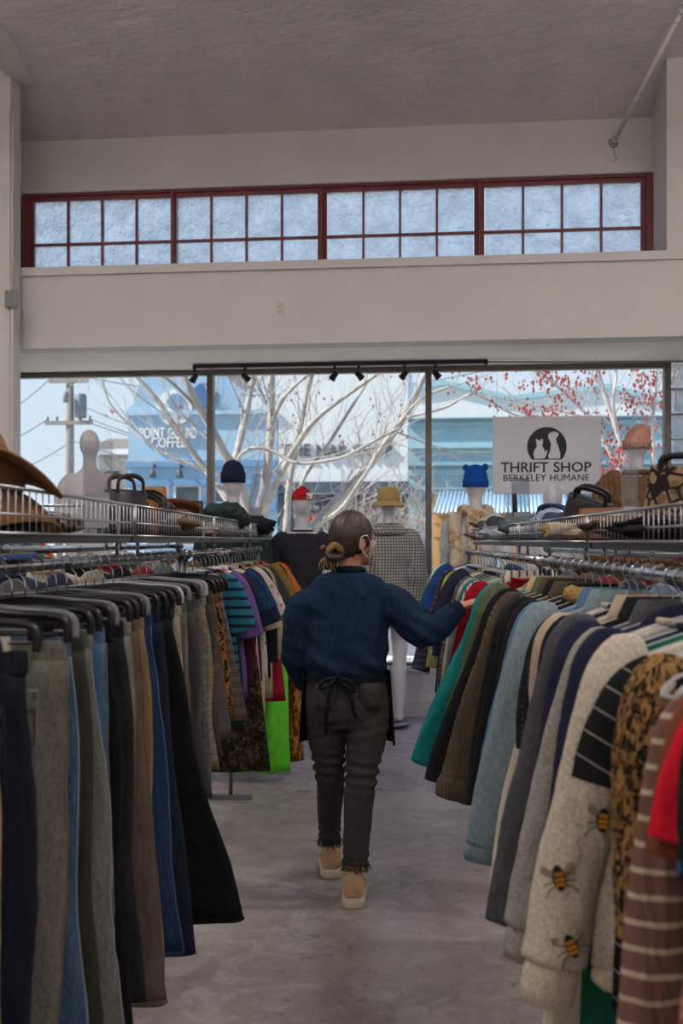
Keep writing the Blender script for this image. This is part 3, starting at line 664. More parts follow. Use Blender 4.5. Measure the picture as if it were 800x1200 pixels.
# ------------------------------------------------------------------ trees
rng = random.Random(7)
def grow(mb, p, d, ln, r, lev, tips, bend=.22, up=.05):
    n = 4; pts = [p]; dd = d.normalized()
    for i in range(n):
        dd = (dd + Vector((rng.gauss(0, bend), rng.gauss(0, bend) * .8, rng.gauss(0, bend) + up)) * .5).normalized(); pts.append(pts[-1] + dd * ln / n)
    mb.tube(pts, [r * (1 - .55 * i / n) for i in range(n + 1)], 4 if r < .01 else 5, cap=False)
    if lev <= 0: tips.append(pts[-1]); tips.append(pts[-2]); return
    for i in range(1, n + 1):
        for _ in range(1 if i < n else 2):
            if rng.random() < .82:
                q = (dd + Vector((rng.uniform(-1, 1), rng.uniform(-.7, .7), rng.uniform(-.35, .9)))).normalized()
                grow(mb, pts[i], q, ln * rng.uniform(.45, .75), r * .5, lev - 1, tips, bend, up)
def limb_tree(name, label, d0, base, limbs, bark, bud, budr, twig_lev, keep, tw, seed):
    global rng; rng = random.Random(seed)
    b = P(base[0], HOR, d0); b.z = -.03
    t = thing(name, label, 'tree', b); tw_mb = MB(); tips = []
    for pts, w0, w1 in limbs:
        k = spline([P(x, y, d0 + dz) - b for x, y, dz in pts], 5); m = len(k)
        sc = d0 / FPX / 2
        MB().tube(k, [sc * (w0 + (w1 - w0) * i / (m - 1)) * (1 + .06 * math.sin(i * 1.7)) for i in range(m)], 8).obj('limb', bark, t)
        for i in range(3, m, 2):
            if rng.random() < keep:
                dr = (k[i] - k[i - 1]).normalized() + Vector((rng.uniform(-.9, .9), rng.uniform(-.6, .6), rng.uniform(-.2, .9)))
                grow(tw_mb, k[i], dr, tw * rng.uniform(.6, 1.2), max(.007, sc * w1 * .35), twig_lev, tips)
    o = tw_mb.obj('twigs', bark, t); o['kind'] = 'stuff'
    bm = MB()
    for q in tips:
        if rng.random() < bud[1]:
            for _ in range(bud[2]):
                c = q + Vector((rng.gauss(0, .04), rng.gauss(0, .04), rng.gauss(0, .04))); r = budr * rng.uniform(.6, 1.3)
                bm.loft([[c + Vector((r * .2, 0, -r)), c + Vector((-r * .1, r * .2, -r)), c + Vector((-r * .1, -r * .2, -r))], [c + Vector((r, 0, 0)), c + Vector((-r * .5, r * .9, 0)), c + Vector((-r * .5, -r * .9, 0))], [c + Vector((r * .2, 0, r)), c + Vector((-r * .1, r * .2, r)), c + Vector((-r * .1, -r * .2, r))]])
    if bm.v: o = bm.obj('buds', bud[0], t, False); o['kind'] = 'stuff'
    return t
M_BARK = mat('pale_bark', (186, 176, 168), .85, 0, .22, 9, .4, 40); M_BARK2 = mat('birch_bark', (206, 198, 194), .85, 0, .15, 9, .4, 40)
M_BUD = mat('red_buds', (196, 84, 66), .7, 0, .15); M_PNK = mat('pink_blossom', (214, 140, 168), .7, 0, .15)
limbs = [([(318, 800, 0), (312, 690, 0), (305, 610, 0), (311, 565, 0), (317, 500, .1), (317, 425, .2)], 17, 9),
         ([(300, 625, 0), (322, 570, -.3), (352, 515, -.5), (372, 490, -.7), (400, 468, -.8), (440, 440, -1)], 9, 3.5),
         ([(322, 690, 0), (372, 612, .2), (402, 580, .3), (440, 536, .4), (472, 490, .5), (497, 440, .6), (505, 420, .6)], 14, 6),
         ([(372, 612, .2), (398, 598, 0), (425, 560, -.2), (450, 520, -.3), (490, 470, -.3), (530, 452, -.4)], 7, 2.5),
         ([(305, 640, 0), (278, 560, -.3), (262, 530, -.4), (240, 488, -.5), (222, 455, -.6), (208, 425, -.6)], 13, 7),
         ([(272, 550, -.3), (284, 505, 0), (292, 465, .1), (300, 425, .2)], 9, 7),
         ([(290, 620, 0), (255, 570, .3), (215, 515, .3), (185, 470, .3), (150, 430, .3)], 9, 5),
         ([(276, 552, -.4), (282, 533, -.7), (300, 525, -.8), (322, 530, -.8), (350, 543, -.9), (400, 536, -1), (440, 516, -1), (470, 500, -1)], 5, 3),
         ([(262, 560, .2), (225, 545, .2), (190, 530, .2), (160, 505, .2), (130, 475, .2), (118, 440, .2)], 4, 2),
         ([(333, 700, 0), (336, 610, .2), (340, 560, .3), (352, 500, .4), (362, 450, .4), (372, 425, .4)], 10, 4),
         ([(348, 640, .2), (352, 570, .4), (385, 520, .5), (410, 480, .5), (432, 445, .5)], 6, 3),
         ([(317, 500, .1), (330, 470, 0), (350, 448, -.1), (372, 432, -.2)], 6, 3),
         ([(240, 488, -.5), (205, 452, -.6), (175, 430, -.7)], 5, 2.5),
         ([(472, 490, .5), (520, 478, .3), (555, 462, .2), (590, 480, .2), (610, 490, .2)], 4, 2),
         ([(460, 505, .5), (500, 520, .6), (540, 540, .6)], 3, 1.5)]
limb_tree('street_tree', 'bare pale street tree with many spreading limbs', 12.3, (318,), limbs, M_BARK, (M_PNK, .035, 2), .018, 2, .5, .8, 11)
limbs = [([(748, 780, 0), (746, 640, 0), (738, 570, 0), (724, 510, 0), (706, 455, 0), (698, 420, 0)], 9, 4),
         ([(746, 600, 0), (722, 545, .2), (690, 490, .3), (655, 455, .3), (625, 430, .3)], 6, 2.5),
         ([(752, 640, 0), (764, 560, .1), (764, 500, .1), (768, 450, .1), (770, 420, .1)], 7, 3.5),
         ([(724, 510, 0), (718, 470, -.2), (722, 440, -.2), (718, 420, -.2)], 4, 2.5),
         ([(750, 620, 0), (700, 560, -.2), (670, 540, -.2), (640, 535, -.3)], 4, 2),
         ([(755, 610, 0), (775, 540, .2), (782, 480, .2), (800, 430, .2)], 5, 2.5),
         ([(690, 490, .3), (650, 480, .2), (610, 470, .1), (585, 450, .1)], 3, 1.5)]
limb_tree('budding_tree', 'slender pale tree covered in small red buds', 12.6, (748,), limbs, M_BARK2, (M_BUD, .6, 3), .021, 2, .8, .66, 5)
# leafless hedge in front of the nail shop
rng = random.Random(3)
def hedge(name, label, px0, px1, v, h, n):
    t = wthing(name, label, 'hedge', (fu(px0, v) + fu(px1, v)) / 2, v, -.03); w = (fu(px1, v) - fu(px0, v)) / 2; mb = MB(); tips = []
    for i in range(n):
        p = Vector((rng.uniform(-w, w), rng.uniform(-.5, .5), rng.uniform(0, h * .55)))
        grow(mb, p, Vector((rng.gauss(0, .6), rng.gauss(0, .4), 1)), h * rng.uniform(.4, .62), .016, 1, tips, .4)
    o = mb.obj('twigs', mat('twig_pale', (178, 160, 150), .9, 0, .2), t); o['kind'] = 'stuff'
hedge('leafless_hedge', 'pale leafless hedge in front of the nail shop', 405, 530, 20.5, 2.5, 130)
t = wthing('fern_plant', 'small green fern at the foot of the parklet', 'plant', fu(527, 15.9), 15.9, -.16)
for i in range(14):
    a = i * 2.4; q = [Vector((math.cos(a) * .3 * s, math.sin(a) * .3 * s, .9 + .6 * s - .3 * s * s)) for s in (0, .4, .8, 1.1)]
    MB().tube(q, [(.02, .004), (.05, .004), (.03, .004), (.004, .002)], 4).obj('leaf', mat('fern_green', (96, 140, 52), .6, 0, .2), t)
MB().lathe([(.14, 0), (.2, .9), (.17, .92), (.05, .86)], 14).obj('planter', mat('planter_clay', (150, 120, 96), .8), t)
# ------------------------------------------------------------------ racks, rails and baskets
XL, ZLr = -.86, 1.475
XR, ZRr = .66, 1.458
ROD = .0165
def rail(name, label, x, z, y0, y1, legs, group=None, foot=.13, r=ROD):
    t = thing(name, label, 'clothes rail', (x, (y0 + y1) / 2, 0), 0, group); h = (y1 - y0) / 2
    MB().tube([(0, -h, z), (0, h, z)], r, 14).obj('rod', CHROME, t)
    for s in (-1, 1): MB().tube([(0, s * h, z), (0, s * (h + .012), z)], r * 1.35, 14).obj('end_cap', CHROME, t)
    for y in legs:
        yy = y - (y0 + y1) / 2
        MB().tube([(0, yy, z - r * .6), (0, yy, .02)], .0125, 10).obj('upright', STEEL, t)
        MB().tube([(0, yy - .018, z), (0, yy + .018, z)], r * 1.5, 14).obj('clamp', STEEL, t)
        bevel(MB().box(-foot, foot, yy - .016, yy + .016, 0, .03).obj('foot', GREYM, t, False), .004)
    return t
rail('garment_rail', 'chrome rail of trousers under the hat basket', XL, ZLr, 1.2, 4.42, (1.3, 4.36), 'long chrome garment rails')
rail('garment_rail', 'chrome rail of tees and dresses beyond the trousers', XL, ZLr, 4.46, 7.35, (4.485, 5.89, 7.28), 'long chrome garment rails')
rail('garment_rail', 'chrome rail carrying the jackets and sweatshirts', XR, ZRr, .9, 3.9, (1.0, 3.70), 'long chrome garment rails')
rail('garment_rail', 'chrome rail beyond the jackets where the woman reaches', XR, ZRr, 3.94, 7.15, (4.05, 7.08), 'long chrome garment rails')
rail('back_rail', 'dull steel rail behind the trouser rail', XL - .52, 1.50, 1.2, 7.0, (1.3, 6.9), 'steel back rails')
rail('back_rail', 'dull steel rail behind the jacket rail', XR + .52, 1.475, .9, 6.9, (1.0, 6.8), 'steel back rails')
def basket(label, x_front, side, y0, y1, z0, z1, depth, group, step=.042):
    """side=+1: basket lies on +x of its front edge"""
    t = thing('wire_basket', label, 'wire basket', (x_front + side * depth / 2, (y0 + y1) / 2, z0), 0, group)
    a, b = -depth / 2, depth / 2; c = (y1 - y0) / 2; h = z1 - z0; fr = MB()
    for z, r in ((0, .004), (h, .0045), (h * .42, .0028)):
        fr.tube([(a, -c, z), (a, c, z)], r, 6); fr.tube([(b, -c, z), (b, c, z)], r, 6); fr.tube([(a, -c, z), (b, -c, z)], r, 6); fr.tube([(a, c, z), (b, c, z)], r, 6)
    for p in (a, b):
        for q in (-c, c): fr.tube([(p, q, 0), (p, q, h)], .0045, 6)
    fr.obj('rim', WIRE, t)
    w = MB(); n = int((y1 - y0) / step)
    for i in range(1, n):
        y = -c + 2 * c * i / n
        w.tube([(a, y, h), (a, y, 0), (b, y, 0), (b, y, h)], .0019, 4, side=(0, 1, 0))
    m = int(depth / .05)
    for i in range(1, m):
        x = a + depth * i / m; w.tube([(x, -c, h), (x, -c, 0), (x, c, 0), (x, c, h)], .0019, 4, side=(1, 0, 0))
    o = w.obj('wire_mesh', WIRE, t); o['kind'] = 'stuff'
    bar = MB().box(a + .01, a + .035, -c, c, -.022, -.004).box(b - .035, b - .01, -c, c, -.022, -.004)
    bar.obj('shelf_rail', BLACKP, t, False)
    for y in (-c + .12, c - .12):
        for x in (a + .022, b - .022): MB().tube([(x, y, -.02), (x, y, -.058)], .006, 6).obj('support_pin', STEEL, t)
    return t
BL, BR = -.76, XR + .0
lz0, lz1 = 1.552, 1.648
basket('wire basket filled with a pile of brown hats', BL, -1, 1.65, 3.11, lz0, lz1, .5, 'wire baskets over the trouser rail')
basket('wire basket of belts and leather purses', BL, -1, 3.13, 4.66, lz0, lz1, .5, 'wire baskets over the trouser rail')
basket('wire basket holding the black jacket and wine scarf', BL, -1, 6.05, 7.25, lz0, lz1 - .006, .5, 'wire baskets over the trouser rail')
basket('wire basket holding the folded dark green jacket', BL, -1, 4.68, 6.03, lz0, lz1, .5, 'wire baskets over the trouser rail')
rz0, rz1 = 1.534, 1.616
basket('wire basket with the patterned bag and brown satchel', BR, 1, 1.75, 3.12, rz0, rz1, .5, 'wire baskets over the jacket rail')
basket('wire basket with denim tote and rolled scarves', BR, 1, 3.14, 4.62, rz0, rz1, .5, 'wire baskets over the jacket rail')
basket('wire basket with caps beside the sign holders', BR, 1, 4.64, 6.9, rz0, rz1, .5, 'wire baskets over the jacket rail')
# far rail by the left window, with a few bright tops, comes with the garments

# ------------------------------------------------------------------ hangers (shared meshes)
M_CLEAR = NT('clear_plastic'); M_CLEAR.b.inputs['Base Color'].default_value = (.86, .88, .9, 1); M_CLEAR.b.inputs['Roughness'].default_value = .12
M_CLEAR.b.inputs['Specular IOR Level'].default_value = .8; M_CLEAR.b.inputs['Alpha'].default_value = .42; M_CLEAR = M_CLEAR.m
M_ACRY = glass_mat('acrylic', (.95, .97, .98), .13, .08)
M_WHITEP = mat('white_plastic', (224, 224, 226), .35, 0, .03)
def hook_mesh():
    r = ROD + .0035; pts = [(r * math.cos(a), 0, r * math.sin(a)) for a in [math.radians(-38 + i * 22) for i in range(11)]]
    pts = [(q[0], 0, q[2]) for q in pts] + [(-r * .75, 0, -.018), (-.003, 0, -.032), (0, 0, -.05), (0, 0, -.088)]
    m = MB().tube(pts, .0021, 6, side=(0, 1, 0)).mesh('hook'); m.materials.append(CHROME); return m
HOOK = hook_mesh()
def arms_mesh(hw, m, thick=.008, h=.014):
    pts = spline([(-hw, 0, -.168), (-hw * .97, 0, -.152), (-hw * .8, 0, -.132), (-.05, 0, -.092), (0, 0, -.082), (.05, 0, -.092), (hw * .8, 0, -.132), (hw * .97, 0, -.152), (hw, 0, -.168)], 3)
    q = MB().tube(pts, [(thick * .6, h * .5)] * len(pts), 8, side=(0, 1, 0))
    q.tube([(-hw, 0, -.166), (-hw * .9, 0, -.172), (0, 0, -.172), (hw * .9, 0, -.172), (hw, 0, -.166)], .004, 6)
    me = q.mesh('hanger_arms'); me.materials.append(m); return me
def bar_mesh(hw, m):
    pts = spline([(-hw, 0, -.150), (-hw, 0, -.118), (-hw + .02, 0, -.098), (-hw * .5, 0, -.092), (0, 0, -.084), (hw * .5, 0, -.092), (hw - .02, 0, -.098), (hw, 0, -.118), (hw, 0, -.150)], 3)
    q = MB().tube(pts, [(.0085, .009)] * len(pts), 8, side=(0, 1, 0)); q.tube([(-hw, 0, -.134), (hw, 0, -.134)], .003, 6)
    me = q.mesh('hanger_bar'); me.materials.append(m); return me
ARMS = {'clear': arms_mesh(.205, M_CLEAR), 'black': arms_mesh(.205, BLACKP), 'white': arms_mesh(.205, M_WHITEP)}
BARS = {'black': bar_mesh(.215, BLACKP), 'clear': bar_mesh(.2, M_CLEAR), 'grey': bar_mesh(.21, GREYM)}
CLIP = MB().box(-.013, .013, -.012, .012, -.175, -.122).mesh('clip', False); CLIP.materials.append(BLACKP)
CLIPW = CLIP.copy(); CLIPW.materials.clear(); CLIPW.materials.append(mat('ivory_plastic', (206, 198, 180), .4, 0, .05))
def hanger(kind, colr, loc, rz, label, group, wclip=False):
    t = thing('clip_hanger' if kind == 'clip' else 'garment_hanger', label, 'hanger', loc, rz, group)
    link('hook', HOOK, None, t)
    if kind == 'clip':
        link('hanger_bar', BARS[colr], None, t)
        for x in (-.15, .15): o = link('clip', CLIPW if wclip else CLIP, None, t); o.location.x = x
    else: link('hanger_arms', ARMS[colr], None, t)
    return t
# ------------------------------------------------------------------ garments
def nz(x, y, z): return mnoise.noise(Vector((x, y, z)))
def sring(cx, cy, z, a, b, n, fa, seed, e=2.5, kf=30):
    out = []
    for j in range(n):
        t = 2 * PI * j / n; c, s = math.cos(t), math.sin(t)
        x = a * math.copysign(abs(c) ** (2 / e), c); y = b * math.copysign(abs(s) ** (2 / e), s)
        y += fa * (math.sin(x * kf + seed) * .6 + .9 * nz(x * 9, z * 3, seed))
        out.append((cx + x, cy + y, z))
    return out
def sleeve_path(hw, ln, fl, dy=0):
    if ln < .3: k = [(hw - .045, 0, -.15), (hw + .0, 0, -.17), (hw + .03 + fl * .5, dy * .5, -.15 - ln * .55), (hw + .04 + fl, dy, -.15 - ln)]
    else: k = [(hw - .05, 0, -.15), (hw + .0, 0, -.18), (hw + .02 + fl * .25, dy * .4, -.15 - ln * .35), (hw + .02 + fl * .7, dy * .8, -.15 - ln * .7), (hw + .015 + fl, dy, -.15 - ln)]
    return spline(k, 9)
def sleeve(sg, hw, ln, fl, w0, w1, th, seed, puff=.12, dy=0, n=16):
    pts = sleeve_path(hw, ln, fl, dy); m = len(pts); rings = []
    for i, p in enumerate(pts):
        t = i / (m - 1); tan = (pts[min(i + 1, m - 1)] - pts[max(i - 1, 0)]).normalized(); sd = Vector((tan.z, 0, -tan.x))
        if sd.x < 0: sd = -sd
        a = (w0 + (w1 - w0) * min(1, t * 1.15)) * (.45 + .55 * min(1, t * 6)); b = th * (.7 + .3 * min(1, t * 4))
        r = []
        for j in range(n):
            q = 2 * PI * j / n; c, s = math.cos(q), math.sin(q)
            k = 1 + puff * .55 * nz(p.z * 7 + c * .5, s * .5, seed) + puff * .25 * nz(p.z * 30 + c, s, seed); k2 = 1 + puff * 3.2 * nz(p.z * 15 + c * 3.5, s * 1.5, seed + 7) + puff * 2 * nz(p.z * 34 - c * 5, s, seed) + puff * 3 * nz(c * 5, p.z * 3, seed + 3)
            v = p + sd * (a * c * k) + Vector((0, b * s * k2, 0)); r.append((v.x * sg, v.y, v.z))
        rings.append(r)
    return rings, pts
def end_ring(rings, k, out, n=3):
    """a short band around the end of a loft"""
    last = [Vector(p) for p in rings[-1]]; c = sum(last, Vector()) / len(last); prev = [Vector(p) for p in rings[-3]]; c0 = sum(prev, Vector()) / len(prev)
    d = (c - c0).normalized(); res = []
    for i in range(n + 1):
        f = out * (1.0 if 0 < i < n else .92); res.append([tuple(c + (p - c) * f + d * k * (i / n) - d * .006) for p in last])
    return res
GN = {}
def make_top(x0, z0, sg, y, sp, rail_word, rng):
    short = sp['s']; m = sp['m']; hw = sp.get('hw', .205); ln = sp.get('ln', .66); th = sp.get('th', .027); fl = sp.get('fl', .04); seed = rng.uniform(0, 50)
    wb = sp.get('wb', hw + .03); lean = sp.get('lean', .02); rz = math.radians(sp.get('rz', rng.uniform(-3, 3)))
    cat = sp.get('cat', 'jacket')
    t = thing(sp.get('n', 'hung_' + cat.replace(' ', '_').replace('top', 'shirt')), short + ' ' + rail_word, cat, (x0, y, z0), rz, sp.get('g'))
    hanger('arms', sp.get('h', 'clear'), (x0, y, z0), rz, '%s plastic hanger inside the %s' % (sp.get('h', 'clear'), short), 'garment hangers')
    t.location.z -= sp.get('drop', 0)
    zs = [-.092, -.104, -.122, -.142, -.16, -.185, -.23]; ws = [.062, .10, .15, .19, hw, hw + .012, hw + .015]
    k = max(6, int((ln - .15) / .06))
    for i in range(1, k + 1):
        q = i / k; zs.append(-.23 - (ln - .15) * q); ws.append(hw + .015 + (wb - hw - .015) * q)
    rings = []
    for z, w in zip(zs, ws):
        q = min(1, max(0, (-z - .09) / .5)); rings.append(sring(sg * lean * q * 1.5, 0, z, w, .012 + (th - .012) * min(1, q * 2.5), 28, sp.get('fold', .012) * q, seed, 2.6))
    MB().loft(rings, False, True).obj('body', m, t)
    if sp.get('hem'): MB().loft(end_ring(rings, sp.get('hemh', .05), 1.0)).obj('hem_band', sp['hem'], t)
    sl = sp.get('sl', .58)
    paths = []
    if sl:
        w0 = sp.get('w0', .078 if sl > .3 else .095); w1 = sp.get('w1', .056 if sl > .3 else .085)
        for side in (1, -1):
            r, pth = sleeve(sg * side, hw, sl, fl if side > 0 else .01, w0, w1, min(th, .034), seed + side, sp.get('puff', .12), sp.get('dy', rng.uniform(-.02, .01)))
            MB().loft(r, True, True).obj('sleeve', sp.get('sm', m), t)
            if sp.get('cuff'): MB().loft(end_ring(r, sp.get('cuffh', .06), sp.get('cuffo', .86))).obj('cuff', sp['cuff'], t)
            if side > 0: paths = (pth, r)
    c = sp.get('col', 'crew'); cm = sp.get('cm', m)
    loop = [math.radians(a) for a in range(0, 360, 24)]
    if c == 'crew': MB().tube([(.07 * math.cos(a), .022 * math.sin(a), -.094 + .006 * math.cos(a) ** 2) for a in loop] + [(.07, 0, -.088)], .008, 6).obj('neckband', cm, t)
    elif c in ('shirt', 'lapel'):
        g = [[(rr * math.cos(a), rr * .42 * math.sin(a), z) for a in loop + [0]] for rr, z in ((.066, -.092), (.064, -.060), (.074, -.054), (.094, -.098), (.104, -.118))]
        MB().sheet(g, .006).obj('collar', cm, t)
        if c == 'lapel':
            for s in (-1, 1): MB().prism([(s * .02, -.34), (s * .10, -.20), (s * .085, -.115), (s * .04, -.105)], -th - .012, -th - .004).obj('lapel', cm, t, False)
    elif c == 'sherpa': MB().tube([(.085 * math.cos(a), .034 * math.sin(a), -.092 + .012 * math.cos(a) ** 2) for a in loop] + [(.085, 0, -.08)], [.026 + .005 * math.sin(a * 7) for a in loop] + [.026], 8).obj('collar', cm, t)
    elif c == 'hood': MB().ball((sg * .01, -th - .002, -.15), (.105, .03, .095), 16, 10).obj('hood', cm, t)
    if sp.get('zip'): MB().box(-.007, .007, -th - .004, -th + .004, -ln - .06, -.13).obj('zip', sp['zip'], t, False)
    if sp.get('pocket'): bevel(MB().box(sg * .06 - .05, sg * .06 + .05, -th - .008, -th, -.42, -.31).obj('pocket', sp.get('sm', m), t, False), .004)
    if sp.get('fn'): sp['fn'](t, sg, paths, hw, ln, th)
    return t
def make_bottom(x0, z0, sg, y, sp, rail_word, rng):
    short = sp['s']; m = sp['m']; w = sp.get('w', .20); ln = sp.get('ln', 1.0); th = sp.get('th', .024); fl = sp.get('fl', .08); hemw = sp.get('hw', .105); seed = rng.uniform(0, 50)
    rz = math.radians(sp.get('rz', rng.uniform(-7, 7))); cat = sp.get('cat', 'trousers')
    t = thing(sp.get('n', 'hung_' + cat), short + ' ' + rail_word, cat, (x0, y, z0), rz, sp.get('g'))
    hanger('clip', sp.get('h', 'black'), (x0, y, z0), rz, '%s clip hanger holding the %s' % (sp.get('h', 'black'), short), 'clip hangers', sp.get('wc', False))
    n = 20; top = -.148
    wbnd = sp.get('wm', m)
    MB().loft([sring(0, 0, z, w * f, .020, 28, .003, seed, 3) for z, f in ((top, .985), (top - .004, 1), (top - .04, 1.01), (top - .044, 1.0))], True, True).obj('waistband', wbnd, t)
    if cat == 'skirt':
        rings = []; k = int(ln / .05)
        for i in range(k + 1):
            q = i / k; rings.append(sring(sg * fl * q, 0, top - .04 - (ln - .04) * q, w + (hemw - w) * q ** .8, th * (.8 + .5 * q), 40, .018 * q, seed, 2.3, sp.get('kf', 45)))
        MB().loft(rings).obj('skirt_body', m, t)
        if sp.get('hem'): MB().loft(end_ring(rings, .03, 1.0)).obj('hem_band', sp['hem'], t)
    else:
        for side in (1, -1):
            rings = []; k = int(ln / .045)
            for i in range(k + 1):
                q = i / k; z = top - .04 - (ln - .04) * q
                a = interp([w * .505, w * .54, w * .52, (w * .5 + hemw) / 2 * .94, hemw * .96, hemw], q)
                cx = side * interp([w * .5, w * .5, w * .5, w * .48, w * .44, w * .42], q) + sg * fl * q ** 1.15 + .006 * math.sin(q * 9 + seed)
                rr = []
                for (px, py, pz) in sring(cx, (0.004 if side > 0 else -.004) * q, z, a, th * (1 - .12 * q), n, .008 * min(1, q * 4), seed + side, 2.3):
                    kk = sp.get('wr', .006) * nz(px * 10, pz * 17, seed + side) + .004 * nz(px * 22, pz * 34, seed)
                    rr.append((px + kk * .4, py + kk * (1 if py > 0 else -1), pz))
                rings.append(rr)
            lg = MB().loft(rings).obj('leg', m, t)
            if sp.get('hem') is not None or sp.get('jean'):
                MB().loft(end_ring(rings, .022, 1.02)).obj('hem_band', sp.get('hem') or m, lg)
            if sp.get('jean') and side == 1:
                idx = 0 if sg > 0 else n // 2
                if (sg > 0): ptsx = [Vector(r[0]) for r in rings]
                else: ptsx = [Vector(r[n // 2]) for r in rings]
                MB().tube([p + Vector((0, -.006, 0)) for p in ptsx], .0014, 5).obj('side_seam', sp['jean'], lg)
        if sp.get('pocket'):
            for s in ((1,) if sp.get('one') else (1, -1)):
                bevel(MB().prism([(s * .05, -.25), (s * .165, -.245), (s * .165, -.36), (s * .108, -.395), (s * .05, -.36)], -th - .010, -th + .004).obj('back_pocket', sp['pocket'], t, False), .004)
                MB().box(s * .108 - .055, s * .108 + .055, -th - .0145, -th - .008, -.285, -.268).obj('pocket_hem', sp['pocket'], t, False)
                MB().tube([(s * x, -th - .012, z) for x, z in ((.056, -.252), (.056, -.357), (.108, -.388), (.159, -.357), (.159, -.25))], .0016, 4).obj('pocket_stitch', STITCH, t)
        if sp.get('loops', True):
            for x in (-.14, .0, .14): MB().box(x - .006, x + .006, -.027, -.018, top - .052, top - .002).obj('belt_loop', m, t, False)
    if sp.get('fn'): sp['fn'](t, sg, None, w, ln, th)
    return t
# --- trousers, skirts, tops on the rails by the left baskets
rng = random.Random(21)
TH = (150, 120, 74)
D = lambda a, b: fab(a, 'denim', b)
STITCH = mat('dark_stitch', (50, 48, 46), .9, 0, .1)
SEAM = mat('seam_thread', (128, 108, 78), .8, 0, .1)
LR = 'on the trouser rail'
bottoms = [
 (1.58, dict(s='olive camouflage trousers', m=fab((84, 82, 52), 'camo', (122, 104, 66), (42, 40, 32), 9), fl=.03)),
 (1.68, dict(s='pale khaki straight trousers', m=fab((150, 138, 122)), fl=.06, ln=1.1)),
 (1.86, dict(s='near black navy jeans with ivory hanger clip', m=D((26, 29, 38), (36, 40, 52)), fl=.02, wc=True, hw=.11, ln=1.12, pocket=D((26, 29, 38), (36, 40, 52)))),
 (2.06, dict(s='washed grey jeans with a stitched back pocket', m=D((92, 90, 82), (138, 134, 120)), fl=.0, pocket=D((98, 95, 86), (140, 136, 122)), jean=SEAM, ln=1.02, w=.215)),
 (2.15, dict(s='mid blue jeans with a pale seam', m=D((48, 72, 98), (92, 120, 148)), fl=.05, jean=mat('seam_pale', (150, 160, 168), .8), hw=.11)),
 (2.24, dict(s='dark olive twill trousers', m=fab((58, 58, 50)), fl=.06)),
 (2.33, dict(s='faded sage grey jeans', m=D((96, 100, 94), (146, 148, 138)), fl=.09, jean=mat('seam_pale', (150, 160, 168)), hw=.115, pocket=D((96, 100, 94), (146, 148, 138)))),
 (2.42, dict(s='bright denim blue jeans', m=D((52, 82, 116), (110, 142, 170)), fl=.04, jean=SEAM)),
 (2.50, dict(s='plain black ponte trousers', m=fab((24, 24, 27)), fl=.06)),
 (2.58, dict(s='black jeans with grey fading', m=D((26, 26, 30), (54, 54, 58)), fl=.07, hw=.1)),
 (2.66, dict(s='light grey acid washed jeans', m=D((110, 112, 112), (170, 168, 160)), fl=.02, hw=.09, jean=SEAM, pocket=D((110, 112, 112), (160, 158, 150)))),
 (2.75, dict(s='taupe brown straight trousers', m=fab((104, 90, 80)), fl=.10, jean=SEAM, ln=1.06)),
 (2.84, dict(s='camel tan chinos', m=fab((134, 110, 82)), fl=.07)),
 (2.93, dict(s='indigo jeans with a pale blue outer seam', m=D((30, 46, 78), (54, 78, 120)), fl=.10, jean=mat('seam_blue', (92, 120, 160), .8), hw=.11)),
 (3.02, dict(s='dark navy straight jeans', m=D((26, 32, 48), (36, 44, 64)), fl=.12, hw=.11, ln=1.06)),
 (3.12, dict(s='wide black trousers with a broad hem', m=fab((22, 22, 25)), fl=.20, hw=.15, ln=.99, w=.21, hem=fab((18, 18, 20)))),
 (3.24, dict(s='charcoal tailored trousers', m=fab((50, 50, 54)), fl=.05, ln=.95)),
 (3.36, dict(s='cream lined stone trousers', m=fab((158, 150, 134)), fl=-.02, ln=.8)),
 (3.48, dict(s='taupe pinstripe cropped trousers', m=fab((104, 96, 88), 'stripe', (124, 116, 106), None, 60, .3, axis=(1, 0, 0)), fl=.02, ln=.72)),
 (3.60, dict(s='dark grey wool cropped trousers', m=fab((76, 74, 76), 'marl'), fl=.07, ln=.72, hw=.11)),
 (3.72, dict(s='slate grey tweed cropped trousers', m=fab((88, 88, 92), 'plaid', (110, 108, 108), (60, 60, 66), 26, .5), fl=.06, ln=.70, hw=.11)),
 (3.84, dict(s='beige check cropped trousers', m=fab((134, 124, 98), 'plaid', (158, 146, 116), (70, 78, 92), 20, .5), fl=.06, ln=.68)),
 (3.95, dict(s='charcoal flannel shorts with deep waistband', m=fab((68, 66, 64), 'marl'), fl=.05, ln=.64)),
 (4.06, dict(s='rust and blue patched knit skirt', m=fab((98, 84, 78), 'floral', (150, 96, 80), (70, 96, 124), 22, .6), cat='skirt', fl=.05, ln=.60, hw=.22)),
 (4.17, dict(s='black and ochre leopard skirt', m=fab((178, 122, 46), 'leopard', (150, 92, 30), (40, 28, 20), 42), cat='skirt', fl=.04, ln=.52, hw=.23)),
 (4.30, dict(s='grey and rust striped knit skirt', m=fab((92, 90, 92), 'stripe2', (120, 112, 106), (140, 88, 70), 22, .5), cat='skirt', fl=.09, ln=.56, hw=.22)),
]
for i_, (y, sp) in enumerate(bottoms):
    if i_ in (4, 8, 12, 17, 18, 20, 21): sp['h'] = ('grey', 'clear')[i_ % 2]
    make_bottom(XL, ZLr, 1, y, sp, LR, rng)
LT = 'on the dress rail'
ow = dict(h='black')
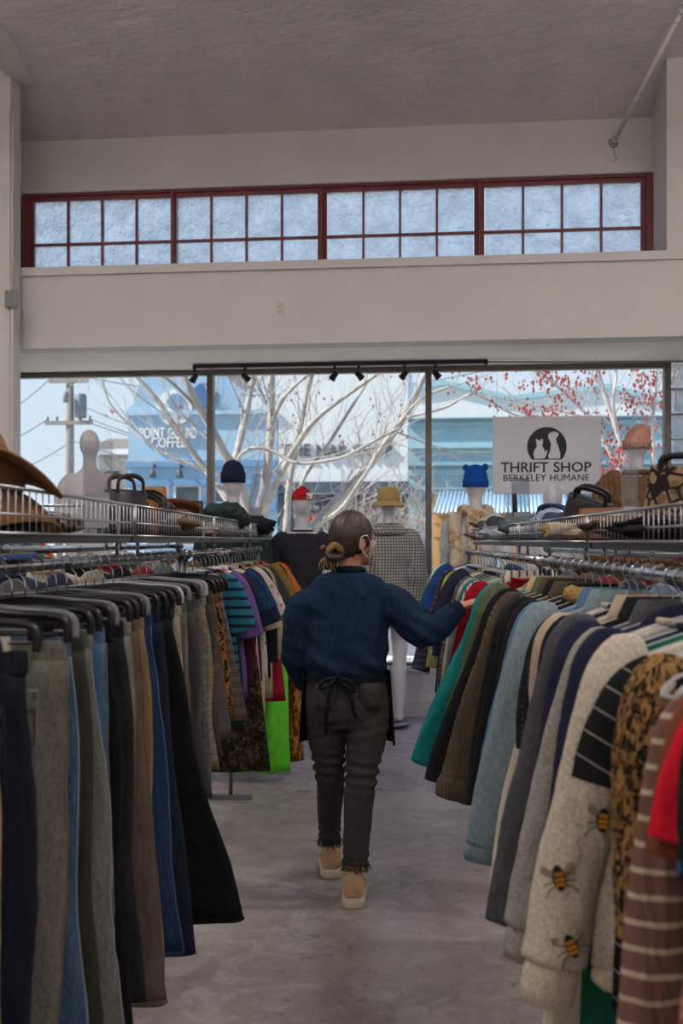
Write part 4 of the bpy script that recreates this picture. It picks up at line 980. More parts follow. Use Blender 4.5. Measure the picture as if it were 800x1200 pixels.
tops = [
 (4.54, dict(s='teal tee with dark stripes', cat='tee', m=fab((46, 130, 152), 'stripe', (40, 44, 66), None, 24, .35), sl=.2, fl=.03, ln=.6)),
 (4.66, dict(s='dark green long vest top', cat='top', m=fab((32, 58, 48)), sl=0, ln=.75)),
 (4.78, dict(s='lavender purple tee', cat='tee', m=fab((116, 86, 150)), sl=.25, fl=.04, ln=.62, h='white')),
 (4.90, dict(s='dark burgundy blouse with long sleeves', cat='blouse', m=fab((64, 30, 42)), sl=.5, fl=.0)),
 (5.02, dict(s='black and gold brocade dress with a full skirt', cat='dress', m=fab((64, 54, 42), 'floral', (112, 94, 64), (30, 26, 24), 46, .8), sl=0, ln=1.02, wb=.30, lean=.02, fold=.02, th=.045, h='black')),
 (5.16, dict(s='salmon pink camisole', cat='top', m=fab((210, 128, 124)), sl=0, ln=.76, wb=.25)),
 (5.28, dict(s='white blouse with navy cap sleeves', cat='blouse', m=fab((214, 212, 210)), sm=fab((34, 58, 96)), sl=.16, fl=.06, h='white')),
 (5.40, dict(s='navy blue tee', cat='tee', m=fab((32, 44, 74)), sl=.24, fl=.07, ln=.62)),
 (5.54, dict(s='cream lace tunic', cat='top', m=fab((206, 186, 166), 'floral', (180, 150, 130), (222, 208, 190), 40, .5), sl=.28, fl=.06, ln=.84, h='white')),
 (5.68, dict(s='white tee with coral print', cat='tee', m=fab((218, 206, 200), 'floral', (206, 120, 104), (120, 150, 130), 26, .5), sl=.22, fl=.08)),
 (5.82, dict(s='black wrap cardigan with open front', cat='cardigan', m=fab((26, 26, 29)), sl=.5, fl=.03)),
 (5.96, dict(s='oat beige ribbed cardigan', cat='cardigan', m=fab((186, 168, 142), 'knit', None, None, 60), sl=.5, fl=.06, ln=.8)),
 (6.10, dict(s='crimson sleeveless dress', cat='dress', m=fab((150, 28, 48)), sl=0, ln=.84, wb=.28)),
 (6.24, dict(s='charcoal marl tee', cat='tee', m=fab((64, 64, 66), 'marl'), sl=.22, fl=.07, h='black')),
 (6.34, dict(s='lime green satin gown reaching the floor', cat='dress', m=fab((104, 214, 52), rough=.45), sl=0, ln=1.33, wb=.24, lean=.05, fold=.075, th=.05)),
 (6.57, dict(s='amber gold printed gown reaching the floor', cat='dress', m=fab((180, 128, 54), 'leopard', (150, 96, 36), (96, 60, 28), 24), sl=0, ln=1.30, wb=.27, lean=.08, fold=.07, th=.05)),
 (6.70, dict(s='olive yellow blouse', cat='blouse', m=fab((150, 128, 62)), sl=.24, fl=.05)),
 (6.84, dict(s='black short jacket', cat='jacket', m=fab((28, 28, 32)), sl=.5, fl=.03, h='black')),
 (6.98, dict(s='burnt orange tee', cat='tee', m=fab((204, 118, 56)), sl=.22, fl=.09)),
 (7.12, dict(s='red cherry sweater', cat='sweater', m=fab((176, 36, 40)), sl=.5, fl=.0, h='black')),
]
for y, sp in tops:
    sp.setdefault('h', 'clear'); sp.setdefault('hw', .185)
    if 0 < sp.get('sl', .58) < .3: sp.setdefault('w0', .072); sp.setdefault('w1', .062)
    make_top(XL, ZLr, 1, y, sp, LT, rng)
# --- jackets and sweatshirts on the right rails
def bees(t, sg, paths, hw, ln, th):
    pth, rings = paths; ink = mat('bee_ink', (30, 24, 20), .9, 0, .1); yel = mat('bee_yellow', (186, 128, 34), .9, 0, .15); wg = mat('bee_wing', (150, 136, 114), .9, 0, .1)
    def bee(x, y, z, ang, s):
        R = Matrix.Rotation(ang, 3, 'Y')
        def tr(px, pz, py=0): return Vector((x, y + py, z)) + R @ Vector((px * s, 0, pz * s))
        b = MB(); b.v += [tuple(tr(.011 * math.cos(a), .022 * math.sin(a), -.003)) for a in [i * PI / 8 for i in range(16)]]
        b.v += [tuple(tr(.012 * math.cos(a), .023 * math.sin(a), .004)) for a in [i * PI / 8 for i in range(16)]]
        b.f.append(tuple(range(16))); [b.f.append((i, (i + 1) % 16, 16 + (i + 1) % 16, 16 + i)) for i in range(16)]
        o = b.obj('bee_print', ink, t, False)
        y_ = MB()
        for q in (-.010, -.001, .009):
            h = .0035; w = .0095 * math.sqrt(max(0, 1 - (q / .022) ** 2)); n = len(y_.v); y_.v += [tuple(tr(p[0], p[1], -.0045)) for p in ((-w, q - h), (w, q - h), (w, q + h), (-w, q + h))]; y_.f.append((n, n + 1, n + 2, n + 3))
        y_.obj('bee_bands', yel, o, False)['kind'] = 'stuff'
        w_ = MB()
        for sgn in (-1, 1):
            n = len(w_.v); w_.v += [tuple(tr(p[0], p[1], -.002)) for p in ((sgn * .006, .008), (sgn * .018, .024), (sgn * .030, .028), (sgn * .030, .018), (sgn * .018, .010))]; w_.f.append((n, n + 1, n + 2, n + 3, n + 4))
        w_.obj('bee_wings', wg, o, False)['kind'] = 'stuff'
        l_ = MB()
        for sgn in (-1, 1):
            for q, k in ((.006, .012), (-.004, -.004), (-.012, -.02)): l_.tube([tr(sgn * .01, q, -.003), tr(sgn * .022, q + k * .3, -.003), tr(sgn * .03, q + k, -.003)], .0009, 4)
        l_.obj('bee_legs', ink, o)['kind'] = 'stuff'
    for k, off, ang in ((.26, -.03, .1), (.46, .022, .5), (.62, -.026, .12), (.76, .024, -.2), (.93, -.02, -.4)):
        i = int(k * (len(pth) - 1)); p = pth[i]; bee((p.x + off) * sg, p.y - .038, p.z, ang, 1.0)
    for x, z, ang in ((.10, -.36, .2), (.15, -.56, 1.0), (.10, -.60, -.6), (.04, -.45, .4)): bee(x * sg, -th - .012, z, ang, 1.0)
def fringe(t, sg, paths, hw, ln, th):
    f = MB(); r = random.Random(4)
    for i in range(46):
        x = -.2 + .4 * i / 45 + sg * .03; f.tube([(x, -th, -ln - .07), (x + r.uniform(-.01, .01), -th - .004, -ln - .12), (x + r.uniform(-.02, .02), -th, -ln - .17)], .0026, 4)
    o = f.obj('fringe', mat('fringe_cream', (206, 196, 176), .9), t); o['kind'] = 'stuff'
def feathers(t, sg, paths, hw, ln, th):
    c = [mat('feather_rust', (140, 74, 40), .9, 0, .2), mat('feather_buff', (176, 150, 110), .9, 0, .2), mat('feather_black', (44, 36, 34), .9, 0, .1)]
    for k, (x, z, a) in enumerate(((.19, -.40, .5), (.15, -.44, .2), (.12, -.40, -.4), (.20, -.50, .8))):
        R = Matrix.Rotation(a * sg, 3, 'Y'); b = MB(); pts = [(0, -.07), (.014, -.03), (.018, .02), (.008, .06), (0, .075), (-.008, .06), (-.018, .02), (-.014, -.03)]
        q = [Vector((x * sg, -th - .014, z)) + R @ Vector((p[0], 0, p[1])) for p in pts]; b.v += [tuple(v) for v in q] + [tuple(v + Vector((0, .006, 0))) for v in q]; b.f.append(tuple(range(8))); [b.f.append((i, (i + 1) % 8, 8 + (i + 1) % 8, 8 + i)) for i in range(8)]
        b.obj('feather_print', c[k % 3], t, False)
def trim_hem(m_):
    def fn(t, sg, paths, hw, ln, th): pass
    return fn
RR = 'on the jacket rail'
GREYC = fab((150, 146, 138), 'marl'); OAT = fab((196, 184, 166), 'marl')
jackets = [
 (1.20, dict(s='rose pink ribbed cardigan', cat='cardigan', m=fab((176, 112, 100), 'knit', None, None, 55, axis=(0, .3, 1)), ln=.95, sl=.60, fl=.07, hw=.18)),
 (1.29, dict(s='black dress with blue flowers', cat='dress', m=fab((26, 28, 34), 'floral', (54, 96, 140), (70, 70, 72), 16, .45), ln=1.05, sl=.2, fl=-.02, hw=.17)),
 (1.38, dict(s='bright red short sleeved tee', cat='tee', m=fab((206, 26, 46)), sl=.19, fl=.024, ln=.55, hw=.165, w0=.065, w1=.06)),
 (1.45, dict(s='chestnut brown short sleeved tee', cat='tee', m=fab((120, 68, 44)), sl=.22, fl=.018, ln=.55, hw=.165, w0=.065, w1=.06)),
 (1.53, dict(s='mauve brown top with cream stripes and bell sleeve', cat='top', m=fab((126, 92, 82), 'stripe', (198, 180, 156), None, 26, .22), sl=.60, fl=.045, w0=.05, w1=.06, ln=.7, hw=.185, drop=.035)),
 (1.60, dict(s='long black maxi dress', cat='dress', m=fab((20, 20, 22)), sl=0, ln=1.1, wb=.22, hw=.18)),
 (1.66, dict(s='brown leopard print blouse', cat='blouse', m=fab((160, 122, 74), 'leopard', (118, 80, 42), (30, 24, 20), 44), sl=.42, fl=.0, ln=.6, w0=.062, w1=.066, hw=.185)),
 (1.74, dict(s='black tee with thin white stripes', cat='tee', m=fab((24, 24, 27), 'stripe', (170, 164, 152), None, 24, .05, axis=(.5, 0, .86)), sl=.16, fl=.02, ln=.62, w0=.075, w1=.075, hw=.19, drop=.035)),
 (1.83, dict(s='oatmeal sweatshirt printed with bees', cat='sweatshirt', m=OAT, sl=.54, fl=.115, w0=.078, w1=.06, ln=.62, hem=OAT, cuff=OAT, cuffh=.085, th=.034, fn=bees, rz=-2)),
 (1.90, dict(s='emerald green long dress', cat='dress', m=fab((24, 92, 66)), sl=0, ln=1.15, wb=.26)),
 (1.96, dict(s='dark navy zip fleece', cat='fleece', m=fab((32, 38, 58)), sl=.56, fl=.07)),
 (2.03, dict(s='light grey marl sweatshirt', cat='sweatshirt', m=GREYC, sl=.56, fl=.125, ln=.64, cuff=GREYC, hem=GREYC, cuffh=.075)),
 (2.10, dict(s='cream embroidered tunic with patterned hem', cat='tunic', m=fab((196, 184, 164)), sl=0, hw=.17, ln=.95, wb=.3, hem=fab((200, 190, 170), 'dots', (50, 46, 46), None, 42, .6), hemh=.07)),
 (2.17, dict(s='indigo blue hooded sweatshirt', cat='hoodie', m=fab((38, 38, 62)), sl=.56, fl=.07, col='hood')),
 (2.24, dict(s='long charcoal wool coat with wide lapels', cat='coat', m=fab((76, 76, 80), 'marl'), sl=.62, fl=.13, ln=.78, th=.036, col='lapel', w0=.085, w1=.07)),
 (2.34, dict(s='black quilted jacket', cat='jacket', m=fab((26, 26, 30)), sl=.58, fl=-.02, col='shirt')),
 (2.44, dict(s='oat tan trench coat with sleeve strap', cat='coat', m=fab((180, 160, 138)), sl=.57, fl=-.03, col='shirt', w0=.075, w1=.06, th=.036, pocket=True)),
 (2.53, dict(s='black honeycomb cardigan with pale fringe', cat='cardigan', m=fab((36, 36, 40), 'dots', (84, 82, 80), None, 62, .5), sl=.30, fl=.03, ln=.50, hw=.2, w0=.065, w1=.06, wb=.26, lean=.02, fn=fringe)),
 (2.61, dict(s='cream dress printed with feathers', cat='dress', m=fab((204, 192, 172)), sl=0, ln=.80, wb=.30, fn=feathers, lean=.05)),
 (2.72, dict(s='light wash denim shirt jacket', cat='jacket', m=D((108, 128, 138), (158, 172, 178)), sl=.60, fl=.13, col='shirt', w0=.088, w1=.07, cuff=D((108, 128, 138), (150, 164, 170)), cuffo=1.02, cuffh=.05, pocket=True)),
 (2.83, dict(s='mid blue denim jacket', cat='jacket', m=D((70, 104, 136), (112, 146, 172)), sl=.58, fl=.12, col='shirt', cuff=D((70, 104, 136), (112, 146, 172)), cuffo=1.0)),
 (2.94, dict(s='black coat with tan sherpa collar', cat='coat', m=fab((34, 32, 34)), sl=.6, fl=.10, col='sherpa', cm=fab((190, 150, 96), 'fleece'), ln=.8)),
 (3.05, dict(s='plain black blazer', cat='blazer', m=fab((26, 26, 29)), sl=.58, fl=.11, col='lapel')),
 (3.16, dict(s='black puffer jacket with pink lining', cat='jacket', m=fab((24, 24, 28), rough=.5), sl=.58, fl=.10, puff=.2, ln=.88, hem=fab((206, 92, 120)), hemh=.05)),
 (3.28, dict(s='brown corduroy jacket with turned cuff', cat='jacket', m=fab((104, 90, 74), 'cord', None, None, 130), sl=.56, fl=.16, col='shirt', w0=.085, w1=.068, cuff=fab((104, 90, 74), 'cord', None, None, 130), cuffo=1.14, cuffh=.07)),
 (3.40, dict(s='black wool peacoat', cat='coat', m=fab((30, 29, 31), 'marl'), sl=.6, fl=.20, col='lapel', w0=.09, w1=.08)),
 (3.52, dict(s='dark brown suede jacket', cat='jacket', m=fab((86, 70, 46)), sl=.56, fl=.14, col='shirt')),
 (3.64, dict(s='olive green satin bomber jacket', cat='jacket', m=fab((86, 94, 68), rough=.42), sl=.58, fl=.15, puff=.26, col='shirt', cuff=fab((74, 80, 58), 'knit'), w0=.09, w1=.07)),
 (3.76, dict(s='teal windbreaker with beige lining collar', cat='jacket', m=fab((12, 122, 118), rough=.55), sl=.62, fl=.24, puff=.2, col='shirt', cm=fab((196, 170, 130)), w0=.09, w1=.07)),
 (3.88, dict(s='sand hooded parka', cat='parka', m=fab((186, 166, 130)), sl=.56, fl=.08, col='hood', cm=fab((190, 160, 112), 'fleece'))),
]
for y, sp in jackets: make_top(XR, ZRr, -1, y, sp, RR, rng)
FR = 'on the rail the woman browses'
far = [
 (4.36, dict(s='cardinal red knit cardigan', cat='cardigan', m=fab((158, 26, 38), 'knit'), sl=.5, fl=.09)),
 (4.45, dict(s='white and brown striped shirt', cat='shirt', m=fab((206, 196, 180), 'stripe', (120, 96, 76), None, 30, .3, axis=(1, 0, 0)), sl=.5, fl=.07, col='shirt')),
 (4.55, dict(s='teal green fleece', cat='fleece', m=fab((24, 110, 116)), sl=.5, fl=.05)),
 (4.63, dict(s='grey cable sweater', cat='sweater', m=fab((130, 128, 126), 'knit', None, None, 40), sl=.5, fl=.08)),
 (4.72, dict(s='cream fisherman sweater', cat='sweater', m=fab((198, 184, 158), 'knit', None, None, 40), sl=.52, fl=.09)),
 (4.81, dict(s='slate blue blouse', cat='blouse', m=fab((70, 84, 104)), sl=.5, fl=.06)),
 (4.90, dict(s='black and white ticked blazer', cat='blazer', m=fab((70, 70, 72), 'plaid', (130, 128, 124), (30, 30, 34), 40, .5), sl=.52, fl=.09)),
 (5.00, dict(s='long black cardigan', cat='cardigan', m=fab((26, 26, 30)), sl=.54, fl=.09, ln=.9)),
 (5.14, dict(s='navy pleated dress', cat='dress', m=fab((34, 40, 62)), sl=.2, fl=.05, ln=.95)),
 (5.28, dict(s='black crepe dress', cat='dress', m=fab((24, 24, 28)), sl=.25, fl=.06, ln=.95)),
 (5.42, dict(s='ink blue tunic', cat='tunic', m=fab((36, 44, 60)), sl=.4, fl=.08, ln=.85)),
 (5.58, dict(s='ivory dotted coat with vermilion hem', cat='coat', m=fab((196, 188, 164), 'dots', (120, 112, 96), None, 60, .5), sl=.4, fl=.04, ln=.80, wb=.27, hem=fab((226, 74, 40)), hemh=.06, lean=.02)),
 (5.76, dict(s='yellow and grey patchwork coat', cat='coat', m=fab((156, 148, 96), 'floral', (110, 116, 120), (196, 180, 110), 26, .8), sl=.5, fl=.10, ln=.80, wb=.28)),
 (5.92, dict(s='black skirt suit jacket', cat='jacket', m=fab((30, 30, 34)), sl=.5, fl=.04, ln=.95)),
 (6.08, dict(s='plum striped cardigan', cat='cardigan', m=fab((62, 54, 82), 'stripe', (92, 86, 110), None, 26, .4), sl=.56, fl=.17)),
 (6.26, dict(s='royal blue cotton tee', cat='tee', m=fab((34, 62, 124)), sl=.22, fl=.05, h='white')),
 (6.44, dict(s='deep teal tee', cat='tee', m=fab((28, 92, 104)), sl=.24, fl=.07, h='white')),
 (6.62, dict(s='white ruffled blouse', cat='blouse', m=fab((214, 216, 220)), sl=.2, fl=.03, h='white')),
]
for y, sp in far: make_top(XR, ZRr, -1, y, sp, FR, rng)
for i, y in enumerate((6.74, 6.82, 6.90, 6.97)): hanger('arms', ('white', 'black')[i > 1], (XR, y, ZRr), .3 - .2 * i, ('empty white hanger next to the ruffled blouse', 'empty white hanger between a white and a black one', 'empty black hanger between a white and a black one', 'empty black hanger last on the jacket rail')[i], 'empty hangers')
# tops on the two rear rails, seen only between hooks and baskets
cols = [((150, 170, 196), 'pale blue'), ((206, 204, 200), 'white'), ((120, 120, 124), 'mid grey'), ((62, 70, 92), 'slate navy'), ((190, 178, 158), 'sand'), ((44, 44, 48), 'charcoal'), ((140, 60, 60), 'brick red'), ((96, 124, 110), 'sage green'), ((196, 190, 206), 'lilac grey'), ((120, 96, 76), 'mocha')]
for i in range(10):
    c, nme = cols[i]; make_top(XL - .52, 1.50, 1, 2.3 + i * .46, dict(s=nme + ' shirt', cat='shirt', m=fab(c), sl=.3, fl=-.05, hw=.18, ln=.6, th=.02), 'on the rear rail behind the trousers', rng)
    c, nme = cols[(i * 3 + 4) % 10]; make_top(XR + .52, 1.475, -1, 2.6 + i * .42, dict(s=nme + ' sweater', cat='sweater', m=fab(c), sl=.3, fl=-.05, hw=.18, ln=.6, th=.02), 'on the rear rail behind the jackets', rng)
# side rail in the far window corner with bright tops
rail('side_rail', 'short rail of bright tops in the window corner', -2.55, 1.62, 6.5, 7.12, (6.54, 7.07), None, .18)
for i, (c, nme) in enumerate((((206, 150, 70), 'amber'), ((196, 40, 40), 'scarlet'), ((40, 130, 96), 'jade green'), ((120, 112, 100), 'stone grey'), ((52, 74, 130), 'cobalt'))):
    make_top(-2.55, 1.62, 1, 6.98 - i * .09, dict(s=nme + ' long sleeved top', cat='top', m=fab(c), sl=.5, fl=.03, ln=.6, hw=.2 - .0 * i), 'on the window corner rail', rng)
# ------------------------------------------------------------------ mannequins in the window
M_MANQ = mat('mannequin_white', (206, 204, 208), .45, 0, .03)
TORSO = [(.88, .168, .118), (.97, .158, .108), (1.08, .136, .092), (1.18, .142, .096), (1.30, .172, .106), (1.38, .184, .098), (1.43, .170, .085), (1.465, .12, .068), (1.50, .062, .056)]
def el(cx, cy, z, a, b, n=20): return [(cx + a * math.cos(2 * PI * j / n), cy + b * math.sin(2 * PI * j / n), z) for j in range(n)]
def torso_mb(mb, inf, z0, z1, flare=None):
    zs = [q for q in TORSO if z0 <= q[0] <= z1]; r = [el(0, 0, z, a + inf, b + inf) for z, a, b in zs]
    if flare:
        for z, a, b in flare: r.insert(0, el(0, 0, z, a, b))
    mb.loft(r); return mb
ARM = [(.150, .0, 1.42), (.198, 0, 1.36), (.222, .0, 1.22), (.236, .005, 1.08), (.246, -.015, .96), (.250, -.04, .86), (.252, -.06, .77)]
ARMR = [.055, .055, .046, .041, .036, .028, .02]
def arm_mb(mb, inf, upto, lo=0, k=1.0):
    for s in (-1, 1):
        p = spline([(s * x, y, z) for x, y, z in ARM[lo:upto]], 3); r = [interp(ARMR[lo:upto], i / (len(p) - 1)) * k + inf for i in range(len(p))]; mb.tube(p, r, 12, dome=True)
    return mb
def manq_body():
    mb = MB(); torso_mb(mb, 0, .88, 1.5); arm_mb(mb, 0, 7)
    mb.tube([(0, 0, 1.46), (0, 0, 1.54), (0, -.0, 1.62)], [.062, .05, .05], 14, dome=True); mb.ball((0, 0, 1.692), (.074, .088, .108), 18, 12)
    for s in (-1, 1):
        p = spline([(s * .088, 0, .95), (s * .09, 0, .80), (s * .086, -.01, .52), (s * .082, .01, .30), (s * .08, .012, .09), (s * .08, .0, .045)], 3)
        mb.tube(p, [interp([.09, .088, .058, .054, .036, .036], i / (len(p) - 1)) for i in range(len(p))], 12, dome=True)
        mb.tube([(s * .08, .03, .035), (s * .083, -.06, .03), (s * .086, -.15, .022)], [(.036, .032), (.042, .026), (.034, .018)], 10, side=(1, 0, 0), dome=True)
    o = fuse(mb, 'figure', .014, M_MANQ, None, 5); m = o.data; bpy.data.objects.remove(o); return m
MANQ = manq_body()
def place(px, top_py, d, sc=1.07):
    p = P(px, HOR, d); z = EYE + (HOR - top_py) * d / FPX; return (p.x, p.y, max(.02, z - 1.80 * sc))
def mannequin(label, px, top_py, d, rz, sc=1.07, plinth=None):
    loc = place(px, top_py, d, sc)
    t = thing('mannequin', label, 'mannequin', loc, rz); t.scale = (sc, sc, sc)
    link('figure', MANQ, None, t)
    MB().lathe([(.001, 0), (.17, 0), (.17, -.008), (.16, -.018), (.001, -.018)], 24).obj('base_plate', STEEL, t)
    MB().tube([(0, .09, 0), (0, .09, .42), (.07, .05, .45)], .011, 8).obj('support_rod', STEEL, t)
    if loc[2] > .06:
        h = loc[2] - .02
        q = thing('display_plinth', plinth, 'plinth', (loc[0], loc[1], 0), rz); bevel(MB().box(-.22, .22, -.22, .22, 0, h - .02).obj('plinth_box', M_WHITEP, q, False), .006); bevel(MB().box(-.235, .235, -.235, .235, h - .02, h).obj('plinth_top', M_WHITEP, q, False), .004)
    return t, loc, sc
def wear(label, cat, name, loc, rz, sc):
    t = thing(name, label, cat, loc, rz); t.scale = (sc,) * 3; return t
def wr(a, f): return lambda c: a * mnoise.noise(Vector((c.x * f, c.y * f, c.z * f * 1.4)))
# red cap and black tee
rz = math.radians(185); t, loc, sc = mannequin('white mannequin wearing a red cap and black tee', 354, 573, 8.05, rz)
tm = fab((44, 44, 50)); c = wear('black tee worn by the red capped mannequin', 'tee', 'fitted_tee', loc, rz, sc)
mb = MB(); torso_mb(mb, .008, .85, 1.47); arm_mb(mb, .009, 3); fuse(mb, 'shirt', .012, tm, c, 4, wr(.008, 9))
MB().tube([(.085 * math.cos(a), .07 * math.sin(a), 1.485) for a in [i * PI / 8 for i in range(17)]], .008, 6).obj('neckband', tm, c)
c = wear('maroon trousers worn by the red capped mannequin', 'trousers', 'fitted_trousers', loc, rz, sc); mb = MB(); mb.loft([el(0, 0, z, a + .012, b + .012) for z, a, b in ((.80, .172, .12), (.88, .172, .12), (.97, .16, .11), (1.0, .155, .105))])
for s in (-1, 1): mb.tube([(s * .09, 0, .86), (s * .088, -.005, .5), (s * .082, .01, .12)], [.095, .072, .065], 14)
fuse(mb, 'trouser_body', .014, fab((96, 34, 58)), c, 3, wr(.007, 9))
def ball_cap(label, loc, rz, sc, m, patch=True):
    c = wear(label, 'cap', 'baseball_cap', loc, rz, sc)
    MB().ball((0, 0, 1.705), (.085, .10, .108), 20, 10, None, 1, .12).obj('crown', m, c)
    MB().tube([(.02 * math.cos(a), .02 * math.sin(a), 1.815) for a in (0, 1.57, 3.14, 4.71, 6.28)], .006, 5).obj('button', m, c)
    g = [[(x, -.08 - k * (.085 - x * x * 6), 1.72 - .012 * k - x * x * 1.5) for x in [-.075 + i * .015 for i in range(11)]] for k in (0, .5, 1)]
    MB().sheet(g, .005).obj('visor', m, c)
    MB().tube([(.05 * math.cos(a), .098, 1.725 + .028 * math.sin(a)) for a in [i * PI / 8 for i in range(9)]], .006, 6).obj('strap_opening', m, c)
    if patch: MB().box(-.075, -.03, .082, .10, 1.722, 1.765).obj('label_patch', M_WHITEP, c, False)
ball_cap('bright red baseball cap on the mannequin', loc, rz, sc, fab((190, 32, 42)))
# checked coat and straw hat
rz = math.radians(178); t, loc, sc = mannequin('white mannequin wearing a checked coat and straw hat', 455, 573, 8.25, rz)
ck = fab((214, 210, 204), 'plaid', (40, 40, 42), (24, 24, 26), 44, .5); c = wear('black and cream checked belted coat on a mannequin', 'coat', 'checked_coat', loc, rz, sc)
mb = MB(); torso_mb(mb, .028, .97, 1.47, [(.86, .215, .16), (.74, .23, .17)]); arm_mb(mb, .024, 6, 0, 1.1); fuse(mb, 'coat_body', .014, ck, c, 4, wr(.014, 8))
MB().sheet([[(r * math.cos(a), r * .8 * math.sin(a), z) for a in [i * PI / 10 for i in range(21)]] for r, z in ((.075, 1.49), (.08, 1.53), (.115, 1.505), (.17, 1.45))], .01).obj('collar', ck, c)
mb = MB().loft([el(0, 0, z, .176, .134) for z in (1.04, 1.085)], False, False); mb.obj('belt', ck, c)
MB().tube([(.06, .135, 1.06), (.09, .15, 1.0), (.07, .15, .93)], [(.02, .005)] * 3, 6).obj('belt_tail', ck, c)
def brim_hat(label, loc, rz, sc, m, band, zc=1.70, brim=.055):
    c = wear(label, 'hat', 'straw_hat', loc, rz, sc)
    MB().lathe([(.086, 0), (.088, .05), (.08, .095), (.055, .115), (.004, .117)], 24, (0, 0, zc), .95, 1.12, False).obj('crown', m, c)
    MB().lathe([(.085, .006), (.085 + brim, -.032), (.084 + brim, -.038), (.084, -.002)], 28, (0, 0, zc), .95, 1.1, False, False).obj('brim', m, c)
    MB().lathe([(.0885, .004), (.0905, .008), (.091, .028), (.0885, .03)], 24, (0, 0, zc), .95, 1.12, False, False).obj('hat_band', band, c)
brim_hat('straw bucket hat on the mannequin in the checked coat', loc, rz, sc, fab((202, 170, 112), 'knit', None, None, 90, axis=(0, 0, 1)), fab((176, 140, 88)))
# blue bear-eared beanie and scarf
rz = math.radians(150); t, loc, sc = mannequin('white mannequin wearing a blue eared beanie and scarf', 557, 551, 7.7, rz, 1.07, 'low white plinth under the blue beanie mannequin')
c = wear('white tee on the mannequin with the blue beanie', 'tee', 'fitted_tee', loc, rz, sc); mb = MB(); torso_mb(mb, .016, .85, 1.47); arm_mb(mb, .02, 3); fuse(mb, 'shirt', .014, fab((206, 206, 210)), c, 4, wr(.008, 9))
def beanie(label, loc, rz, sc, m, ears=None, rib=0, slouch=0, zc=1.715, band=.05):
    c = wear(label, 'beanie', 'knit_beanie', loc, rz, sc); rings = []; n = 48
    prof = [(.088, -.035), (.091, -.02), (.091, .01), (.089, .05), (.078, .085), (.055, .112), (.025, .125), (.004, .127)]
    for r, z in prof:
        q = max(0, z - .02) / .1
        rings.append([((r + rib * .004 * math.cos(j * 2 * PI / n * 16) * (1 - .5 * q)) * math.cos(2 * PI * j / n) * .93 + slouch * q * .5, (r + rib * .004 * math.cos(j * 2 * PI / n * 16)) * math.sin(2 * PI * j / n) * 1.1 + slouch * q, zc + z * (1 + abs(slouch) * 2)) for j in range(n)])
    MB().loft(rings, False).obj('beanie_crown', m, c)
    MB().loft([[((r + rib * .005 * math.cos(j * 2 * PI / n * 16)) * math.cos(2 * PI * j / n) * .93, (r + rib * .005 * math.cos(j * 2 * PI / n * 16)) * math.sin(2 * PI * j / n) * 1.1, zc + z) for j in range(n)] for r, z in ((.088, -.04), (.098, -.036), (.099, -.036 + band), (.090, -.03 + band))], False, False).obj('folded_band', m, c)
    if ears:
        for s in (-1, 1): MB().ball((s * .075, .0, zc + .105), (.026, .016, .026), 12, 8).obj('bear_ear', m, c)
    return c
beanie('bright blue beanie with round bear ears', loc, rz, sc, fab((24, 84, 176), 'knit', None, None, 70, axis=(0, 0, 1)), True)
sm = fab((206, 186, 156), 'camo', (188, 152, 116), (214, 200, 176), 11)
c = wear('cream scarf with rust leaves on the mannequin', 'scarf', 'printed_scarf', loc, rz, sc)
MB().tube([(.10 * math.cos(a), .085 * math.sin(a), 1.50 + .02 * math.sin(2 * a)) for a in [i * PI / 9 for i in range(19)]], [.035 + .006 * math.sin(i * 2.2) for i in range(19)], 10).obj('neck_wrap', sm, c)
for x, l in ((.10, .56), (-.04, .50)):
    g = [[(x + w + .012 * math.sin(k * 9), .115 + .02 * math.sin(w * 60) * k + .012 * math.sin(k * 3), 1.50 - l * k) for w in [-.05 + i * .0125 for i in range(9)]] for k in [i / 10 for i in range(11)]]
    MB().sheet(g, .006).obj('scarf_end', sm, c)
# navy beanie
rz = math.radians(8); t, loc, sc = mannequin('white mannequin with blank face under navy beanie', 273, 549, 7.75, rz, 1.07, 'low white plinth under the navy beanie mannequin')
beanie('dark navy folded beanie on a blank faced mannequin', loc, rz, sc, fab((34, 42, 66), 'knit', None, None, 70), None, 0, 0, 1.735, .07)
c = wear('dark green shirt on the navy beanie mannequin', 'shirt', 'fitted_shirt', loc, rz, sc); mb = MB(); torso_mb(mb, .018, .85, 1.47); arm_mb(mb, .02, 5); fuse(mb, 'shirt', .016, fab((40, 56, 54)), c, 4, wr(.009, 9))
# two bare ones
rz = math.radians(175); mannequin('bare white mannequin standing in the window corner', 105, 503, 7.95, rz, 1.07, 'tall white plinth under the bare mannequin')
rz = math.radians(180); mannequin('bald white mannequin below the hanging sign', 647, 566, 7.85, rz, 1.07, 'thin white plinth below the hanging sign')
